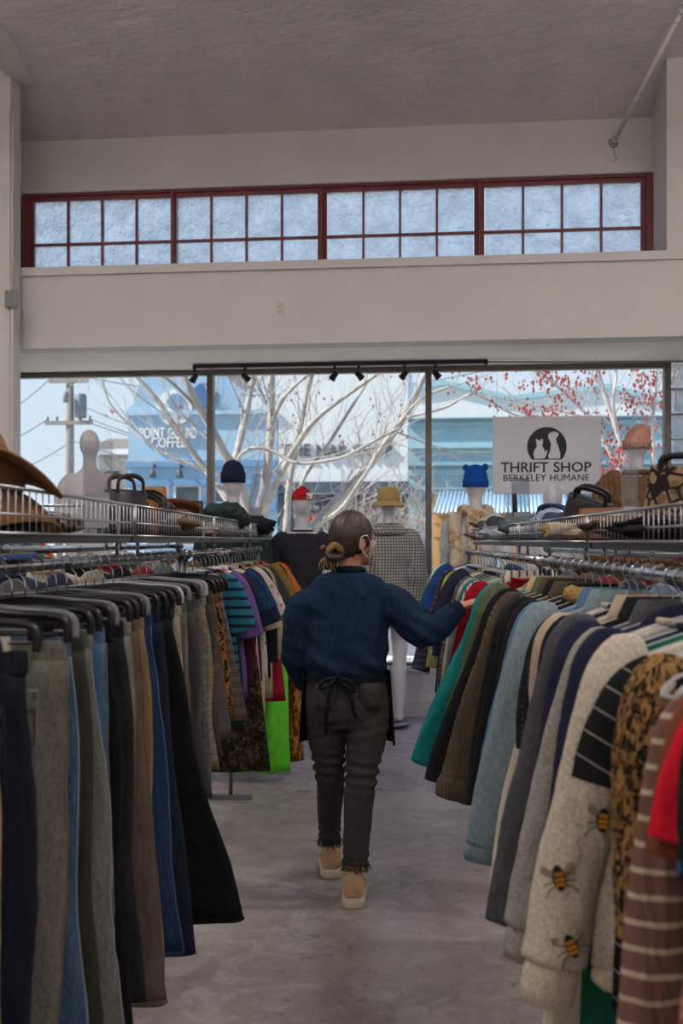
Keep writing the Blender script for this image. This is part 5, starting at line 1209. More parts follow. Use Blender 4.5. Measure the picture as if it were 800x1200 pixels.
# pink beanie and cable sweater
rz = math.radians(165); t, loc, sc = mannequin('white mannequin wearing a pink beanie and brown sweater', 746, 503, 7.5, rz, 1.09, 'tall white plinth under the brown sweater mannequin')
beanie('dusty pink ribbed beanie slouching on a mannequin', loc, rz, sc, fab((188, 140, 124), 'plain'), None, 1.4, -.05, 1.70, .06)
c = wear('chunky brown cable knit sweater on a mannequin', 'sweater', 'cable_sweater', loc, rz, sc); mb = MB(); torso_mb(mb, .04, .88, 1.47); arm_mb(mb, .034, 6, 0, 1.15)
fuse(mb, 'knit_body', .012, fab((122, 92, 66), 'knit', None, None, 34), c, 3, lambda v: .012 * math.sin(math.atan2(v.x, v.y) * 22) * math.sin(v.z * 60 + 2 * math.sin(math.atan2(v.x, v.y) * 11)) + .008 * mnoise.noise(v * 14))
MB().tube([(.085 * math.cos(a), .075 * math.sin(a), 1.50) for a in [i * PI / 8 for i in range(17)]], .018, 8).obj('neckband', fab((122, 92, 66), 'knit', None, None, 34), c)

# ------------------------------------------------------------------ hats, bags and belts in the baskets
rng = random.Random(5)
def hat(name, label, cat, loc, m, band, rot, rc=.09, h=.10, brim=.08, droop=.05, wave=.03, seed=0, pinch=.0, group=None):
    t = thing(name, label, cat, loc, 0, group); t.rotation_euler = rot; n = 40
    cr = []
    for r, z in ((1, 0), (1.0, .3), (.97, .6), (.88, .85), (.6, 1.0), (.3, .98), (.02, .93)):
        cr.append([(rc * r * .92 * math.cos(2 * PI * j / n), rc * r * 1.1 * math.sin(2 * PI * j / n) * (1 - pinch * z * abs(math.cos(2 * PI * j / n))), h * z * (1 + .06 * math.sin(4 * PI * j / n + seed))) for j in range(n)])
    MB().loft(cr, False).obj('crown', m, t)
    br = [[((rc * .9 + brim * k) * .95 * math.cos(a), (rc * 1.05 + brim * k) * math.sin(a), .004 - droop * k ** 1.5 + wave * k * math.sin(2 * a + seed) + wave * .5 * k * math.sin(3 * a + seed * 2)) for a in [2 * PI * j / n for j in range(n + 1)]] for k in (0, .25, .5, .75, 1)]
    MB().sheet(br, .005).obj('brim', m, t)
    if band: MB().loft([[(rc * f * .925 * math.cos(2 * PI * j / n), rc * f * 1.105 * math.sin(2 * PI * j / n), z) for j in range(n)] for f, z in ((1.01, .004), (1.03, .008), (1.03, .026), (1.01, .03))], False, False).obj('hat_band', band, t)
    return t
def bag(name, label, cat, loc, rz, w, dpt, h, m, strap=None, flap=False, tilt=(0, 0), hw=None):
    t = thing(name, label, cat, loc, rz); t.rotation_euler = (tilt[0], tilt[1], rz); rings = []
    for k in (0, .04, .15, .4, .7, .92, 1.0):
        a = w / 2 * (1 - .10 * k) * (1 if k not in (0,) else .94); b = dpt / 2 * (1 - .72 * k ** 1.6) * (1 if k else .9)
        rings.append([(x, y + .006 * nz(x * 20, z * 9, w * 50), z) for x, y, z in sring(0, 0, h * k, a, b, 28, .004, h * 30, 3.2)])
    MB().loft(rings).obj('bag_body', m, t)
    if strap is not None:
        hh = hw or .10
        for s in (-1, 1): MB().tube(spline([(-w * .3, s * dpt * .14, h * .9), (-w * .28, s * dpt * .16, h + hh * .7), (0, s * dpt * .2, h + hh), (w * .28, s * dpt * .16, h + hh * .7), (w * .3, s * dpt * .14, h * .9)], 4), [(.009, .004)] * 17, 6).obj('handle', strap, t)
    if flap:
        g = [[(x, -dpt * .5 * (1 - .70 * max(0, (1 - k) * .5 + .45) ** 1.6) - .008, h * (1 - k * .55) - abs(x / w) ** 3 * .0) for x in [-w * .46 + i * w * .092 for i in range(11)]] for k in (0, .25, .5, .75, 1)]
        f = MB().sheet(g, .006).obj('flap', m, t); MB().box(-.014, .014, -dpt * .5 - .02, -dpt * .35, h * .48, h * .56).obj('clasp', STEEL, f, False)
    return t
def bundle(name, label, cat, loc, rad, m, seed, part='cloth_fold', group=None):
    t = thing(name, label, cat, loc, rng.uniform(0, 3), group); rings = []
    for i in range(21):
        ph = -PI / 2 + PI * i / 20; k = max(math.cos(ph), .03); ring = []
        for j in range(40):
            a = 2 * PI * j / 40; d = Vector((k * math.cos(a), k * math.sin(a), math.sin(ph))); f = 1 + .22 * nz(d.x * 1.6 + seed, d.y * 1.6, d.z * 1.6) + .10 * math.sin(6 * d.x + 4 * d.z + seed) - .30 * abs(nz(d.x * 3.2, d.y * 3.2 + seed, d.z * 3.2)) + .05 * math.sin(17 * d.x - 9 * d.y + 6 * nz(d.x * 2, d.y * 2, seed))
            ring.append((d.x * rad[0] * f, d.y * rad[1] * f, max(0, rad[2] * (1 + d.z * f))))
        rings.append(ring)
    MB().loft(rings).obj(part, m, t)
    pts = [(rad[0] * .75 * math.cos(a), rad[1] * .75 * math.sin(a), rad[2] * (1.35 + .25 * math.sin(3 * a + seed))) for a in [i * .45 for i in range(12)]]
    MB().tube(spline(pts, 2), [(.010, .004)] * 23, 6).obj('loose_end', m, t)
    return t
def belt_coil(label, loc, m, r=.05, tilt=0.3, seed=0):
    t = thing('coiled_belt', label, 'belt', loc, seed); t.rotation_euler = (tilt, .3 * math.sin(seed), seed)
    pts = [((r + .0022 * i * .5) * math.cos(i * .42), (r + .0022 * i * .5) * math.sin(i * .42), .025 + .004 * math.sin(i * .3 + seed)) for i in range(44)]
    MB().tube(pts, [(.003, .016)] * 44, 6, side=None).obj('strap', m, t)
    e = Vector(pts[-1]); MB().tube([e + Vector((.02 * math.cos(a), 0, .02 * math.sin(a))) for a in [i * PI / 4 for i in range(9)]], .0025, 6).obj('buckle', CHROME, t)
    return t
def sign_holder(label, px, pt, pb, d, rz, w=.10):
    p = P(px, pb, d); h = (pb - pt) * d / FPX
    t = thing('acrylic_sign_holder', label, 'sign holder', (p.x, p.y, p.z), rz); t.rotation_euler = (.12, 0, rz)
    bevel(MB().box(-w / 2, w / 2, -.002, .002, 0, h).obj('front_plate', M_ACRY, t, False), .001); MB().box(-w / 2, w / 2, .006, .009, 0, h).obj('back_plate', M_ACRY, t, False)
    MB().box(-w / 2, w / 2, -.03, .05, -.003, 0).obj('foot_plate', M_ACRY, t, False)
    MB().box(-w / 2 + .006, w / 2 - .006, .0028, .0048, .02, h * .45).obj('card', mat('card_grey', (208, 208, 214), .6, 0, .04), t, False)
BRN = fab((138, 102, 70)); BRN2 = fab((150, 114, 80)); LEA = mat('brown_leather', (112, 66, 42), .45, 0, .15, 14, .2, 90); DLEA = mat('dark_leather', (58, 40, 34), .4, 0, .15, 14, .2, 90); BLEA = mat('black_leather', (30, 29, 31), .38, 0, .1, 14, .2, 90)
zl, zr = lz0 + .006, rz0 + .006
def onL(px, d, dz=0): p = P(px, HOR, d); return (p.x, p.y, zl + dz)
def onR(px, d, dz=0): p = P(px, HOR, d); return (p.x, p.y, zr + dz)
hat('felt_hat', 'black felt hat at the bottom of the hat pile', 'hat', (-.98, 2.32, zl + .03), fab((32, 32, 36)), None, (0, .05, 0), .10, .10, .10, .02, .01, 1)
hat('felt_hat', 'brown suede hat with drooping brim under another', 'hat', (-.93, 2.34, zl + .115), BRN, BRN2, (.1, .30, .3), .095, .085, .13, .075, .035, 2.2)
hat('felt_hat', 'light brown floppy hat on top of the pile', 'hat', (-.965, 2.30, zl + .165), BRN2, BRN, (-.1, .14, 1.2), .095, .075, .135, .05, .03, .7)
bundle('folded_scarf', 'folded rust scarf under the felt hats', 'scarf', (-.99, 2.12, zl), (.09, .12, .028), fab((150, 100, 60)), 3)
bundle('folded_scarf', 'dark charcoal scarf beside the felt hats', 'scarf', (-1.0, 2.72, zl), (.10, .14, .03), fab((52, 46, 46)), 5)
bundle('folded_scarf', 'brown and cream scarf beside the belts', 'scarf', (-1.02, 3.05, zl), (.11, .13, .03), fab((96, 76, 60), 'floral', (180, 160, 130), (60, 44, 40), 20, .6), 8)
sign_holder('clear acrylic holder standing among the hats', 113, 517, 626, 3.0, .5, .085)
bag('black_handbag', 'black handbag with round handles in the basket', 'handbag', onL(148, 3.55), 1.1, .22, .14, .16, BLEA, DLEA, False, (0, 0), .05)
for i, (px, d, dz, m, nme) in enumerate(((172, 3.83, .085, BLEA, 'coiled black belt with buckle'), (192, 4.16, .105, DLEA, 'coiled dark brown belt'), (206, 4.4, .095, LEA, 'coiled tan leather belt'), (184, 4.02, .06, DLEA, 'thick brown belt coiled under the others'))): belt_coil(nme + ' among the purses', onL(px, d, dz), m, .055, .9 - .3 * i, i * 1.3)
bag('leather_purse', 'small brown leather purse hanging in the basket corner', 'purse', onL(166, 3.70), .3, .12, .08, .095, LEA, None, True)
bag('leather_purse', 'ochre suede purse behind the belts', 'purse', onL(182, 4.15, .03), .8, .12, .07, .17, fab((176, 124, 66)), None)
bag('leather_purse', 'brown crumpled leather purse beside the pink one', 'purse', onL(212, 4.52), .5, .20, .12, .16, DLEA, None, True)
bag('pink_purse', 'dusty pink purse standing beside the green jacket', 'purse', onL(221, 4.80), 1.0, .11, .07, .165, mat('pink_leather', (186, 136, 130), .5, 0, .1), None)
bundle('leather_pouch', 'tan leather pouch lying on the belts', 'pouch', onL(200, 4.3, .0), (.11, .13, .06), LEA, 2, 'pouch_body')
bundle('folded_scarf', 'grey brown scarf under the belts', 'scarf', onL(176, 3.9), (.13, .18, .05), fab((110, 92, 76)), 12)
bundle('folded_scarf', 'beige scarf under the leather purse', 'scarf', onL(226, 4.85, 0), (.10, .14, .03), fab((150, 132, 104)), 16)
bundle('folded_jacket', 'folded dark green jacket on the wire basket', 'jacket', onL(262, 5.72, .0), (.15, .30, .10), fab((40, 50, 50)), 21)
bundle('folded_jacket', 'black bundled jacket behind the green one', 'jacket', onL(284, 6.5), (.14, .22, .075), fab((38, 36, 40)), 25)
bundle('folded_scarf', 'wine red scarf near the end of the shelf', 'scarf', onL(300, 7.0), (.10, .09, .05), fab((96, 40, 52)), 27)
sign_holder('clear acrylic holder beside the folded green jacket', 297, 555, 627, 6.75, .9, .12)
# right baskets
bag('patterned_bag', 'tall brown patterned bag with black straps', 'bag', onR(800, 2.62), -.5, .22, .13, .19, fab((126, 102, 76), 'cells', (150, 126, 96), (40, 33, 30), 30, .10), BLEA, False, (.1, .1), .03)
bag('brown_satchel', 'rounded brown leather satchel in the basket', 'satchel', onR(716, 3.3), -.7, .22, .10, .105, mat('satchel_leather', (128, 82, 50), .4, 0, .15, 14, .2, 90), None, True)
bag('black_shoulder_bag', 'angular black shoulder bag leaning on the satchel', 'bag', onR(682, 3.85), -.5, .20, .13, .17, BLEA, BLEA, False, (.25, .3), .04)
bag('denim_tote', 'dark denim tote with wide loop handle', 'tote bag', onR(645, 4.55), -.6, .22, .13, .10, D((40, 58, 92), (66, 88, 124)), D((44, 64, 100), (66, 88, 124)), False, (0, .1), .06)
bundle('rolled_scarf', 'blue and white floral scarf on the denim tote', 'scarf', onR(652, 4.2), (.09, .12, .06), fab((150, 164, 184), 'floral', (70, 92, 140), (206, 206, 196), 26, .6), 4)
bundle('rolled_scarf', 'tan scarf below the denim tote', 'scarf', onR(664, 3.85), (.11, .15, .035), fab((170, 146, 104)), 14)
bundle('rolled_scarf', 'brown furry scarf under the patterned bag', 'scarf', onR(745, 2.95), (.12, .2, .035), fab((108, 86, 62), 'fleece'), 17)
bundle('rolled_scarf', 'black scarf under the patterned bag', 'scarf', onR(800, 2.5), (.1, .18, .03), fab((34, 33, 36)), 19)
bundle('rolled_scarf', 'slate scarf behind the black shoulder bag', 'scarf', onR(668, 3.95), (.1, .14, .06), fab((64, 74, 96)), 33)
def flat_cap(label, px, d, m, m2, s):
    t = hat('wool_hat', label, 'cap', onR(px, d, .05), m, m2, (.5, .2, s), .095, .085, .05, .0, .006, s)
flat_cap('dark cap with a beige underside beside the holders', 582, 6.25, fab((64, 66, 76)), fab((176, 164, 140)), .4)
flat_cap('beige cap lying under the dark cap', 572, 6.65, fab((182, 170, 146)), None, 1.4)
bundle('rolled_scarf', 'pale blue plastic wrapped scarf beside the caps', 'scarf', onR(590, 5.85), (.10, .13, .04), fab((170, 182, 196)), 23)
bundle('rolled_scarf', 'grey green scarf between the holders', 'scarf', onR(622, 5.0), (.1, .16, .06), fab((84, 96, 98)), 29)
bundle('rolled_scarf', 'mauve scarf near the shelf end', 'scarf', onR(563, 6.7), (.1, .15, .03), fab((150, 128, 132)), 31)
sign_holder('tall clear acrylic holder under the hanging sign', 612, 560, 633, 5.3, -.5, .10)
sign_holder('short clear acrylic holder beside the dark cap', 601, 578, 632, 5.65, -.7, .08)
sign_holder('clear acrylic holder before the brown sweater', 738, 547, 632, 3.0, -.35, .05)
# ------------------------------------------------------------------ the woman between the rails
PD = 4.3
PB = P(408, HOR, PD); PB.z = 0
wt = thing('person', 'woman in navy sweatshirt and face mask reaching for a hanger', 'person', PB)
def Q(px, py, d=PD): return P(px, py, d) - PB
M_SKIN = mat('skin', (196, 140, 112), .55, 0, .06, 20, .05, 120); M_SWT = fab((24, 44, 68)); M_RIB = fab((20, 38, 60), 'knit', None, None, 90, axis=(1, 0, 0))
M_TRS = fab((56, 54, 54), 'denim', (74, 72, 71)); M_APR = fab((22, 23, 30)); M_HAIR = None
def hair_mat():
    t = NT('hair'); t.b.inputs['Roughness'].default_value = .42; t.b.inputs['Specular IOR Level'].default_value = .5
    t.col(t.ramp(t.noise(26, 4, .6, (1, 1, 1), 1.5), [(.3, lin((40, 30, 26))), (.7, lin((82, 62, 50)))])); t.bump(t.noise(120, 2, .6, (.25, 1, 1)), .4, .004); return t.m
M_HAIR = hair_mat(); M_HTIP = mat('hair_tips', (150, 112, 76), .45, 0, .25, 30)
HY = math.radians(52)
hf = (FW * math.cos(HY) + RT * math.sin(HY)).normalized(); hr = Vector((hf.y, -hf.x, 0)); HR = Matrix((hr, hf, UP)).transposed()
hc = Q(413, 631)
def H(r, f, u): return hc + hr * r + hf * f + UP * u
hipc = Q(407, 812)
# body: one skin with head, neck, arms, hands and legs
b = MB()
b.ball(H(0, -.005, .012), (.073, .092, .098), 20, 14, HR); b.ball(H(0, .038, -.058), (.056, .050, .058), 16, 10, HR); b.ball(H(0, .02, -.02), (.068, .068, .08), 16, 10, HR)
b.ball(H(0, .096, -.02), (.013, .016, .022), 10, 8, HR); b.ball(H(0, .086, -.062), (.022, .010, .010), 10, 6, HR); b.ball(H(0, .075, -.10), (.024, .020, .018), 10, 6, HR)
for s in (-1, 1):
    b.ball(H(s * .030, .074, .012), (.020, .012, .010), 8, 6, HR)
    b.ball(H(s * .076, -.008, -.022), (.009, .021, .033), 10, 8, HR @ Matrix.Rotation(-.25, 3, 'X'))
nk = Q(407, 672); b.tube([hc + UP * -.05 - hf * .012, (hc + nk) / 2 - UP * .02, nk, nk - UP * .08], [.052, .050, .058, .10], 14, dome=True)
sl_, sr_ = Q(374, 707), Q(441, 707)
b.loft([[tuple(c + RT * (a * math.cos(2 * PI * j / 18)) + FW * (d_ * math.sin(2 * PI * j / 18))) for j in range(18)] for c, a, d_ in ((Q(408, 680), .06, .05), (Q(407, 694), .12, .07), (Q(406, 720), .155, .09), (Q(405, 760), .135, .085), (Q(405, 790), .14, .09), (hipc, .16, .105), (Q(407, 838), .15, .10))])
Lel, Lwr = Q(347, 765, 4.34), Q(356, 800, 4.16 + .30)
Rel, Rwr = Q(498, 741, 4.25), Q(539, 711, 4.22)
b.tube(spline([sl_, sl_ * .45 + Lel * .55 - RT * .01, Lel, (Lel + Lwr) / 2, Lwr], 3), [.036, .038, .040, .040, .040, .040, .039, .038, .036, .034, .031, .028, .026], 12, dome=True)
b.tube(spline([sr_, sr_ * .5 + Rel * .5, Rel, (Rel + Rwr) / 2, Rwr], 3), [.036, .038, .040, .040, .040, .040, .039, .038, .036, .034, .031, .028, .026], 12, dome=True)
# right hand: fingers closing over a hanger
hd = (Q(560, 704, 4.24) - Rwr).normalized(); hup = UP - hd * UP.dot(hd); hup.normalize(); hs = hd.cross(hup)       # hs: across the knuckles
def hand(wr_, d, up, sd, curl, thumb):
    palm = wr_ + d * .05
    b.tube([wr_ - d * .012, wr_ + d * .025, wr_ + d * .055, wr_ + d * .085], [(.024, .017), (.032, .016), (.039, .015), (.038, .013)], 12, side=sd, dome=True)
    for k, (o, l) in enumerate(((-.029, .064), (-.010, .074), (.010, .070), (.028, .055))):
        p = wr_ + d * (.082 - .004 * abs(k - 1.3)) + sd * o; a = d.copy(); pts = [p - d * .012, p]
        for j, c in enumerate((curl * .55, curl, curl * .8)):
            R = Matrix.Rotation(c, 3, sd); a = R @ a; pts.append(pts[-1] + a * l * (.45, .32, .26)[j])
        b.tube(pts, [.0098, .0096, .0088, .0080, .0066], 8, dome=True)
    p = wr_ + d * .022 + sd * (-.030 * thumb); a = (d * .65 - sd * .55 * thumb - up * .45).normalized(); a2 = (d * .95 - sd * .05 * thumb - up * .35).normalized()
    b.tube([p, p + a * .034, p + a * .034 + a2 * .028, p + a * .034 + a2 * .05], [.0135, .011, .0098, .0075], 8, dome=True)
hand(Rwr, hd, hup, hs, -.62 if (Matrix.Rotation(-.6, 3, hs) @ hd).z < (Matrix.Rotation(.6, 3, hs) @ hd).z else .62, 1)
ld_ = (Lwr - Lel).normalized(); ls = RT - ld_ * RT.dot(ld_); ls.normalize(); lu = ls.cross(ld_)
hand(Lwr, ld_, lu, ls, .35, -1)
Lk, La = Q(387, 912, 4.42), Q(387.5, 992, 4.585); Rk, Ra = Q(423, 915, 4.22), Q(414.5, 1021, 4.222)
Lh, Rh = Q(384, 822), Q(431, 822)
for h_, k_, a_ in ((Lh, Lk, La), (Rh, Rk, Ra)):
    b.tube(spline([h_, h_ * .5 + k_ * .5, k_, k_ * .5 + a_ * .5, a_, a_ - UP * .05], 3), [.07, .066, .06, .056, .05, .045, .040, .039, .038, .037, .036, .034, .033, .032, .032, .033], 14, dome=True)
body = fuse(b, 'body', .0046, M_SKIN, wt, 3)
# eyes behind the mask line
for s in (-1, 1): MB().ball(H(s * .030, .084, .010), (.011, .006, .006), 10, 8, HR).obj('eye', mat('eye_white', (220, 214, 208), .3, 0, .02), wt)
# hair: a cap swept back, bun with loose lighter ends
rings = []; NA = 44
for i in range(13):
    t_ = i / 12; ring = []
    for j in range(NA):
        a = 2 * PI * j / NA; fr = math.cos(a)                       # 1 = face side
        lat_end = math.radians(-62 + 86 * max(0, .5 + .5 * fr) ** 2.2)
        if .0 < fr < .75: lat_end -= .12 * math.sin(fr / .75 * PI)
        lat = PI / 2 + (lat_end - PI / 2) * t_; k = max(.03, math.cos(lat))
        g = .0035 * math.sin(a * 15 + lat * 3) * t_ + .004 * nz(math.cos(a) * 4, math.sin(a) * 4, lat * 2)
        ring.append(H((.084 + g) * k * math.sin(a), (.103 + g) * k * math.cos(a) - .012, .012 + (.110 + g) * math.sin(lat)))
    rings.append(ring)
mb = MB(); inner = [[hc + (Vector(p) - hc) * .9 for p in r] for r in rings]
mb.loft(rings, True, False); mb.loft(inner, True, False)
n0 = len(mb.v) - NA; o0 = NA * 12
for j in range(NA): mb.f.append((o0 + j, o0 + (j + 1) % NA, n0 + (j + 1) % NA, n0 + j))
hair = mb.obj('hair', M_HAIR, wt)
bc = Q(392, 646, PD - .06); r_ = random.Random(9)
for i in range(9):
    ax = Vector((r_.uniform(-1, 1), r_.uniform(-1, 1), r_.uniform(-1, 1))).normalized(); u_ = ax.orthogonal().normalized(); v_ = ax.cross(u_); R = r_.uniform(.022, .036); ph = r_.uniform(0, 6); c = bc + Vector((r_.gauss(0, .008), r_.gauss(0, .008), r_.gauss(0, .01)))
    MB().tube([c + u_ * R * math.cos(ph + k * .55) + v_ * R * math.sin(ph + k * .55) for k in range(10)], [.004, .010, .013, .014, .014, .014, .013, .012, .009, .003], 8).obj('bun_strand', M_HAIR if i % 3 else M_HTIP, hair)
for i in range(16):
    s0 = bc + Vector((r_.gauss(-.008, .015), r_.gauss(0, .01), r_.gauss(-.012, .012))); e = Q(r_.uniform(372, 394), r_.uniform(650, 673), PD - .09)
    MB().tube(spline([s0, (s0 + e) / 2 + Vector((r_.gauss(-.012, .01), 0, r_.gauss(0, .012))), e], 4), [.0035, .0035, .0034, .0032, .003, .0027, .0022, .0016, .0006], 5).obj('loose_strand', M_HTIP if i % 3 else M_HAIR, hair)
MB().tube([bc + hr * .0 + Vector((.03 * math.cos(a), .01, .03 * math.sin(a))) + UP * .018 + RT * .02 for a in [i * PI / 6 for i in range(13)]], .005, 6).obj('hair_tie', M_APR, hair)
# face mask with ear loop
MKM = fab((206, 178, 168), 'floral', (226, 214, 208), (176, 120, 110), 60, .5)
g = []
for i in range(9):
    la = math.radians(-80 + 80 * i / 8); row = []
    for j in range(15):
        a = math.radians(-78 + 156 * j / 14); k = math.cos(la)
        row.append(H(.072 * k * math.sin(a), .022 + .088 * k * math.cos(a) + .010 * math.exp(-(a / .3) ** 2), -.010 + .105 * math.sin(la)))
    g.append(row)
mk = MB().sheet(g, .003).obj('face_mask', MKM, wt)
for s in (-1, 1): MB().tube(spline([H(s * .070, .038, -.018), H(s * .085, .012, .012), H(s * .087, -.022, .004), H(s * .085, -.026, -.03), H(s * .078, .002, -.062), H(s * .062, .035, -.082)], 4), .0022, 6).obj('ear_loop', M_WHITEP, mk)
# sweatshirt
b = MB()
def eg(c, a, d_, n=24): return [tuple(c + RT * (a * math.cos(2 * PI * j / n)) + FW * (d_ * math.sin(2 * PI * j / n))) for j in range(n)]
b.loft([eg(c, a, d_) for c, a, d_ in ((Q(408, 669), .066, .066), (Q(408, 672), .10, .078), (Q(408, 677), .142, .090), (Q(407, 684), .172, .100), (Q(406, 694), .186, .110), (Q(405, 712), .186, .120), (Q(405, 736), .186, .128), (Q(404, 760), .188, .134), (Q(404, 776), .188, .136), (Q(405, 784), .176, .126), (Q(405, 788), .168, .118))])
b.tube(spline([Q(374, 700), Q(356, 712, 4.3), Q(349, 738, 4.31), Q(348, 764, 4.33), Q(352, 786, 4.39), Q(356, 799, 4.44)], 3), [.063, .068, .072, .074, .073, .071, .069, .068, .068, .068, .066, .062, .056, .050, .045, .042], 16, dome=True)
b.tube(spline([Q(440, 699), Q(462, 707, 4.29), Q(480, 726, 4.27), Q(496, 740, 4.25), Q(514, 733, 4.235), Q(531, 718, 4.225), Q(536, 713.5, 4.22)], 3), [.065, .072, .077, .080, .080, .078, .077, .076, .075, .073, .070, .066, .061, .056, .052, .048, .044, .042, .040], 16, dome=True)
ec = Q(492, 742, 4.24)
def sw(c):
    d = .007 * nz(c.x * 7, c.y * 7, c.z * 10) + .004 * nz(c.x * 16 + 3, c.y * 16, c.z * 24)
    q = (Vector(c) - ec).length; d += .008 * math.exp(-(q / .10) ** 2) * math.sin(c.x * 60 + c.z * 95)
    z = c.z
    if c.x < .2: d += .008 * math.exp(-((z - 1.02) / .05) ** 2) * math.sin(c.x * 34 + z * 60 + 2 * nz(c.x * 5, 0, z * 6)); d += .006 * math.exp(-((c.x + .15) / .06) ** 2) * math.sin(z * 48 + c.x * 20)
    d -= .006 * math.exp(-((c.x - .155 + (1.25 - z) * .1) / .016) ** 2) * (1 if 1.1 < z < 1.33 else 0)
    return d
swt = fuse(b, 'sweatshirt', .0075, M_SWT, wt, 4, sw)
MB().loft([eg(Q(405, y), a, d_, 48) for y, a, d_ in ((783, .166, .118), (785, .171, .122), (792, .169, .121), (797, .165, .117))], False, False).obj('hem_rib', M_RIB, swt)
MB().tube([Q(531, 717.5, 4.225), Q(535.5, 714, 4.22), Q(540, 710.5, 4.22)], [.043, .039, .037], 16).obj('cuff', M_RIB, swt); MB().tube([Q(355, 796, 4.43), Q(357, 801, 4.455)], [.043, .04], 16).obj('cuff', M_RIB, swt)
MB().tube([Q(408, 668) + RT * (.066 * math.cos(a)) + FW * (.066 * math.sin(a)) - UP * .010 * math.sin(a) for a in [i * PI / 12 for i in range(25)]], .011, 8).obj('neck_rib', M_RIB, swt)
# trousers
b = MB()
b.loft([eg(c, a, d_) for c, a, d_ in ((Q(405, 784), .158, .105), (Q(406, 800), .176, .122), (Q(407, 822), .185, .138), (Q(407, 838), .182, .132), (Q(407, 850), .15, .10))])
b.tube(spline([Q(384, 835, 4.31), Q(383, 862, 4.33), Q(385, 890, 4.37), Q(387, 918, 4.41), Q(386, 950, 4.50), Q(386, 984, 4.57)], 4), [.097, .095, .093, .090, .086, .082, .078, .074, .071, .068, .066, .064, .063, .061, .059, .057, .055, .053, .052, .051, .050], 18)
b.tube(spline([Q(430, 835, 4.29), Q(429, 862, 4.27), Q(425, 890, 4.25), Q(422, 918, 4.23), Q(419, 960, 4.215), Q(416, 1011, 4.215)], 4), [.098, .097, .096, .093, .089, .085, .081, .078, .075, .072, .070, .068, .067, .066, .064, .062, .060, .058, .057, .056, .056], 18)
kz_ = Q(420, 905, 4.23).z; kzl = Q(386, 895, 4.35).z
def tr(c):
    d = .004 * nz(c.x * 9, c.y * 9, c.z * 14)
    d += .0075 * math.exp(-((c.z - kz_) / .07) ** 2) * math.sin(c.z * 135 + c.x * 16) + .006 * math.exp(-((c.z - .19) / .06) ** 2) * math.sin(c.z * 150 + c.x * 12) * .6 + .004 * math.exp(-((c.z - .74) / .05) ** 2) * math.sin(c.z * 120 - c.x * 30)
    s = (Vector((c.x, c.y, 0)) - Vector((hipc.x, hipc.y, 0)) + RT * .0).dot(RT)
    if c.z > .70: d -= .012 * math.exp(-(s / .013) ** 2) * min(1, (c.z - .70) / .1)
    return d
trs = fuse(b, 'trousers', .0075, M_TRS, wt, 3, tr)
r_ = random.Random(2); fr = MB()
for c, a in ((Q(386, 984, 4.57), .050), (Q(416, 1011, 4.215), .056)):
    for i in range(60):
        an = i * 2 * PI / 60; p = c + RT * a * math.cos(an) + FW * a * math.sin(an); fr.tube([p + UP * .006, p + Vector((r_.gauss(0, .006), r_.gauss(0, .006), -.006)), p + Vector((r_.gauss(0, .012), r_.gauss(0, .012), -.018 - r_.random() * .014))], .0016, 4)
o = fr.obj('frayed_hem', M_TRS, trs); o['kind'] = 'stuff'
for px, sgn in ((383, -1), (433, 1)):
    g = [[Q(px + x * 12, 812 + y * 16, PD) - FW * (.141 - .012 * abs(x) - .01 * y * y - .016 * (abs(px - 407 + x * 12) / 40) ** 2) for x in (-1, -.5, 0, .5, 1)] for y in (-1, -.3, .4, 1)]
    MB().sheet(g, .004).obj('back_pocket', M_TRS, trs)
# apron wrapped round the front, tied behind
g = []
for i in range(9):
    k = i / 8; row = []
    for j in range(25):
        a = math.radians(-14 + 208 * j / 24); c = Q(406, 786 + 86 * k); rr = 1 + .10 * k + .012 * math.sin(j * 1.9) * k
        row.append(c + RT * (.188 * rr * math.cos(a)) + FW * (.15 * rr * math.sin(a)))
    g.append(row)
ap = MB().sheet(g, .004).obj('apron', M_APR, wt)
MB().loft([eg(Q(405, y), .182, .134, 40) for y in (789, 796)], False, False).obj('waist_tie', M_APR, ap)
def ribbon(pts, w=.008): p = spline(pts, 5); MB().tube(p, [(w, .0025)] * len(p), 6, side=RT).obj('apron_string', M_APR, ap)
bk = PD - .142
ribbon([Q(394, 793, bk), Q(380, 797, bk - .02), Q(374, 808, bk - .022), Q(384, 804, bk - .03), Q(394, 794, bk - .005)], .008); ribbon([Q(396, 793, bk), Q(409, 798, bk - .02), Q(416, 811, bk - .024), Q(408, 806, bk - .03), Q(397, 795, bk - .005)], .008)
ribbon([Q(394, 795, bk - .005), Q(386, 815, bk - .022), Q(382, 840, bk - .01), Q(382, 860, bk + .03)]); ribbon([Q(397, 795, bk - .005), Q(409, 815, bk - .025), Q(414, 832, bk - .02), Q(417, 842, bk - .012)])
MB().ball(Q(395.5, 794, bk - .008), (.012, .008, .010), 10, 8).obj('knot', M_APR, ap)
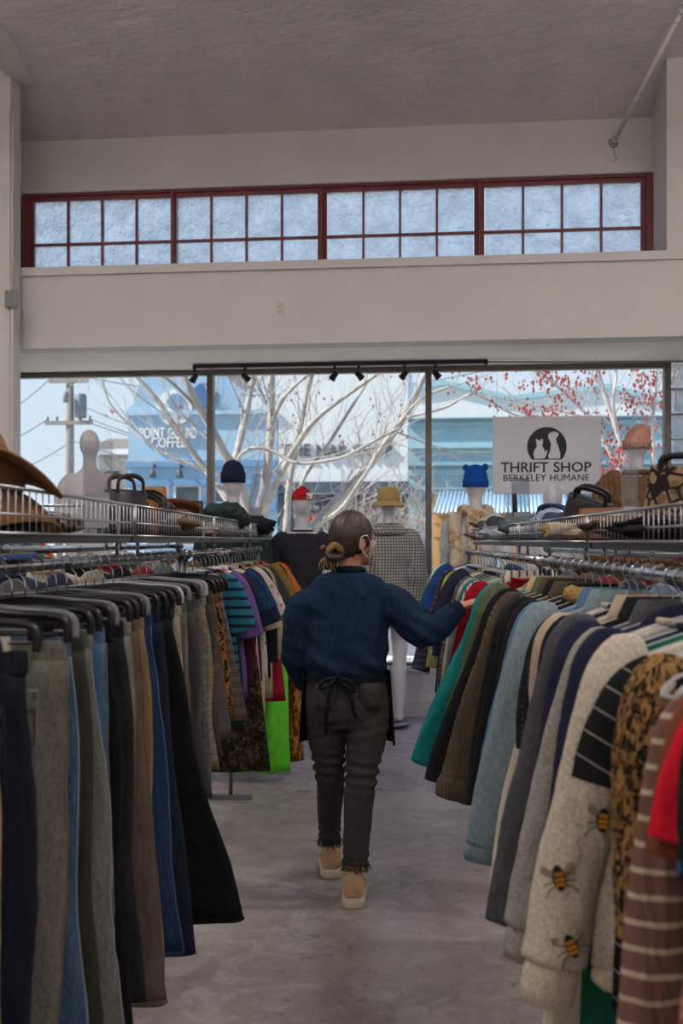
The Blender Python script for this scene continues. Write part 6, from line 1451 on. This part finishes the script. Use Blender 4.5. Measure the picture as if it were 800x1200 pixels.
MB().tube([Q(408, 667) + RT * (.070 * math.cos(a)) + FW * (.070 * math.sin(a)) - UP * .004 for a in [PI + i * PI / 12 for i in range(13)]], [(.004, .010)] * 13, 8, side=UP).obj('neck_strap', M_APR, ap)
# shoes
M_SHOE = fab((204, 172, 136)); M_SOLE = mat('cream_rubber', (226, 214, 192), .6, 0, .06)
for (px, py, d, yaw, lift) in ((388, 1029, 4.53, -.04, 0.0), (413.5, 1063, 4.165, .06, 0.0)):
    hp = Q(px, py, d); hp.z = lift + .001; fd = (FW * math.cos(yaw) + RT * math.sin(yaw)); rd = Vector((fd.y, -fd.x, 0))
    def sec(f, w, z0, z1, e=2.6, n=18):
        out = []
        for j in range(n):
            a = 2 * PI * j / n; c, s = math.cos(a), math.sin(a); x = w * 1.14 * math.copysign(abs(c) ** (2 / e), c); z = (z0 + z1) / 2 + (z1 - z0) / 2 * math.copysign(abs(s) ** (2 / e), s)
            out.append(tuple(hp + fd * f + rd * x + UP * z))
        return out
    up_ = MB().loft([sec(f, w, .03, z) for f, w, z in ((-.006, .028, .118), (.0, .037, .140), (.014, .041, .142), (.05, .042, .134), (.10, .042, .110), (.15, .044, .078), (.20, .046, .062), (.235, .040, .052), (.252, .022, .044))])
    sh = up_.obj('shoe', M_SHOE, wt)
    MB().loft([sec(f, w, 0, z, 4) for f, w, z in ((-.012, .028, .038), (-.006, .038, .042), (.008, .043, .042), (.05, .044, .040), (.12, .045, .036), (.19, .050, .034), (.235, .044, .034), (.26, .024, .036))]).obj('sole', M_SOLE, sh)
    MB().tube([hp + rd * (.044 * math.cos(a)) + fd * (.052 + .046 * math.sin(a)) + UP * (.134 - .006 * math.sin(a)) for a in [i * PI / 8 for i in range(17)]], .006, 6).obj('shoe_collar', M_SHOE, sh)
    MB().box(-.008, .008, -.004, .004, .09, .152, lambda p: hp + rd * p[0] + fd * (p[1] + .004) + UP * p[2]).obj('heel_tab', M_SHOE, sh, False)
    for k in range(4): f = .10 + .022 * k; MB().tube([hp + rd * (.022 * s_) + fd * f + UP * (.101 - k * .010 - .006 * abs(s_)) for s_ in (-1, -.4, .4, 1)], .0035, 5).obj('lace', M_SOLE, sh)
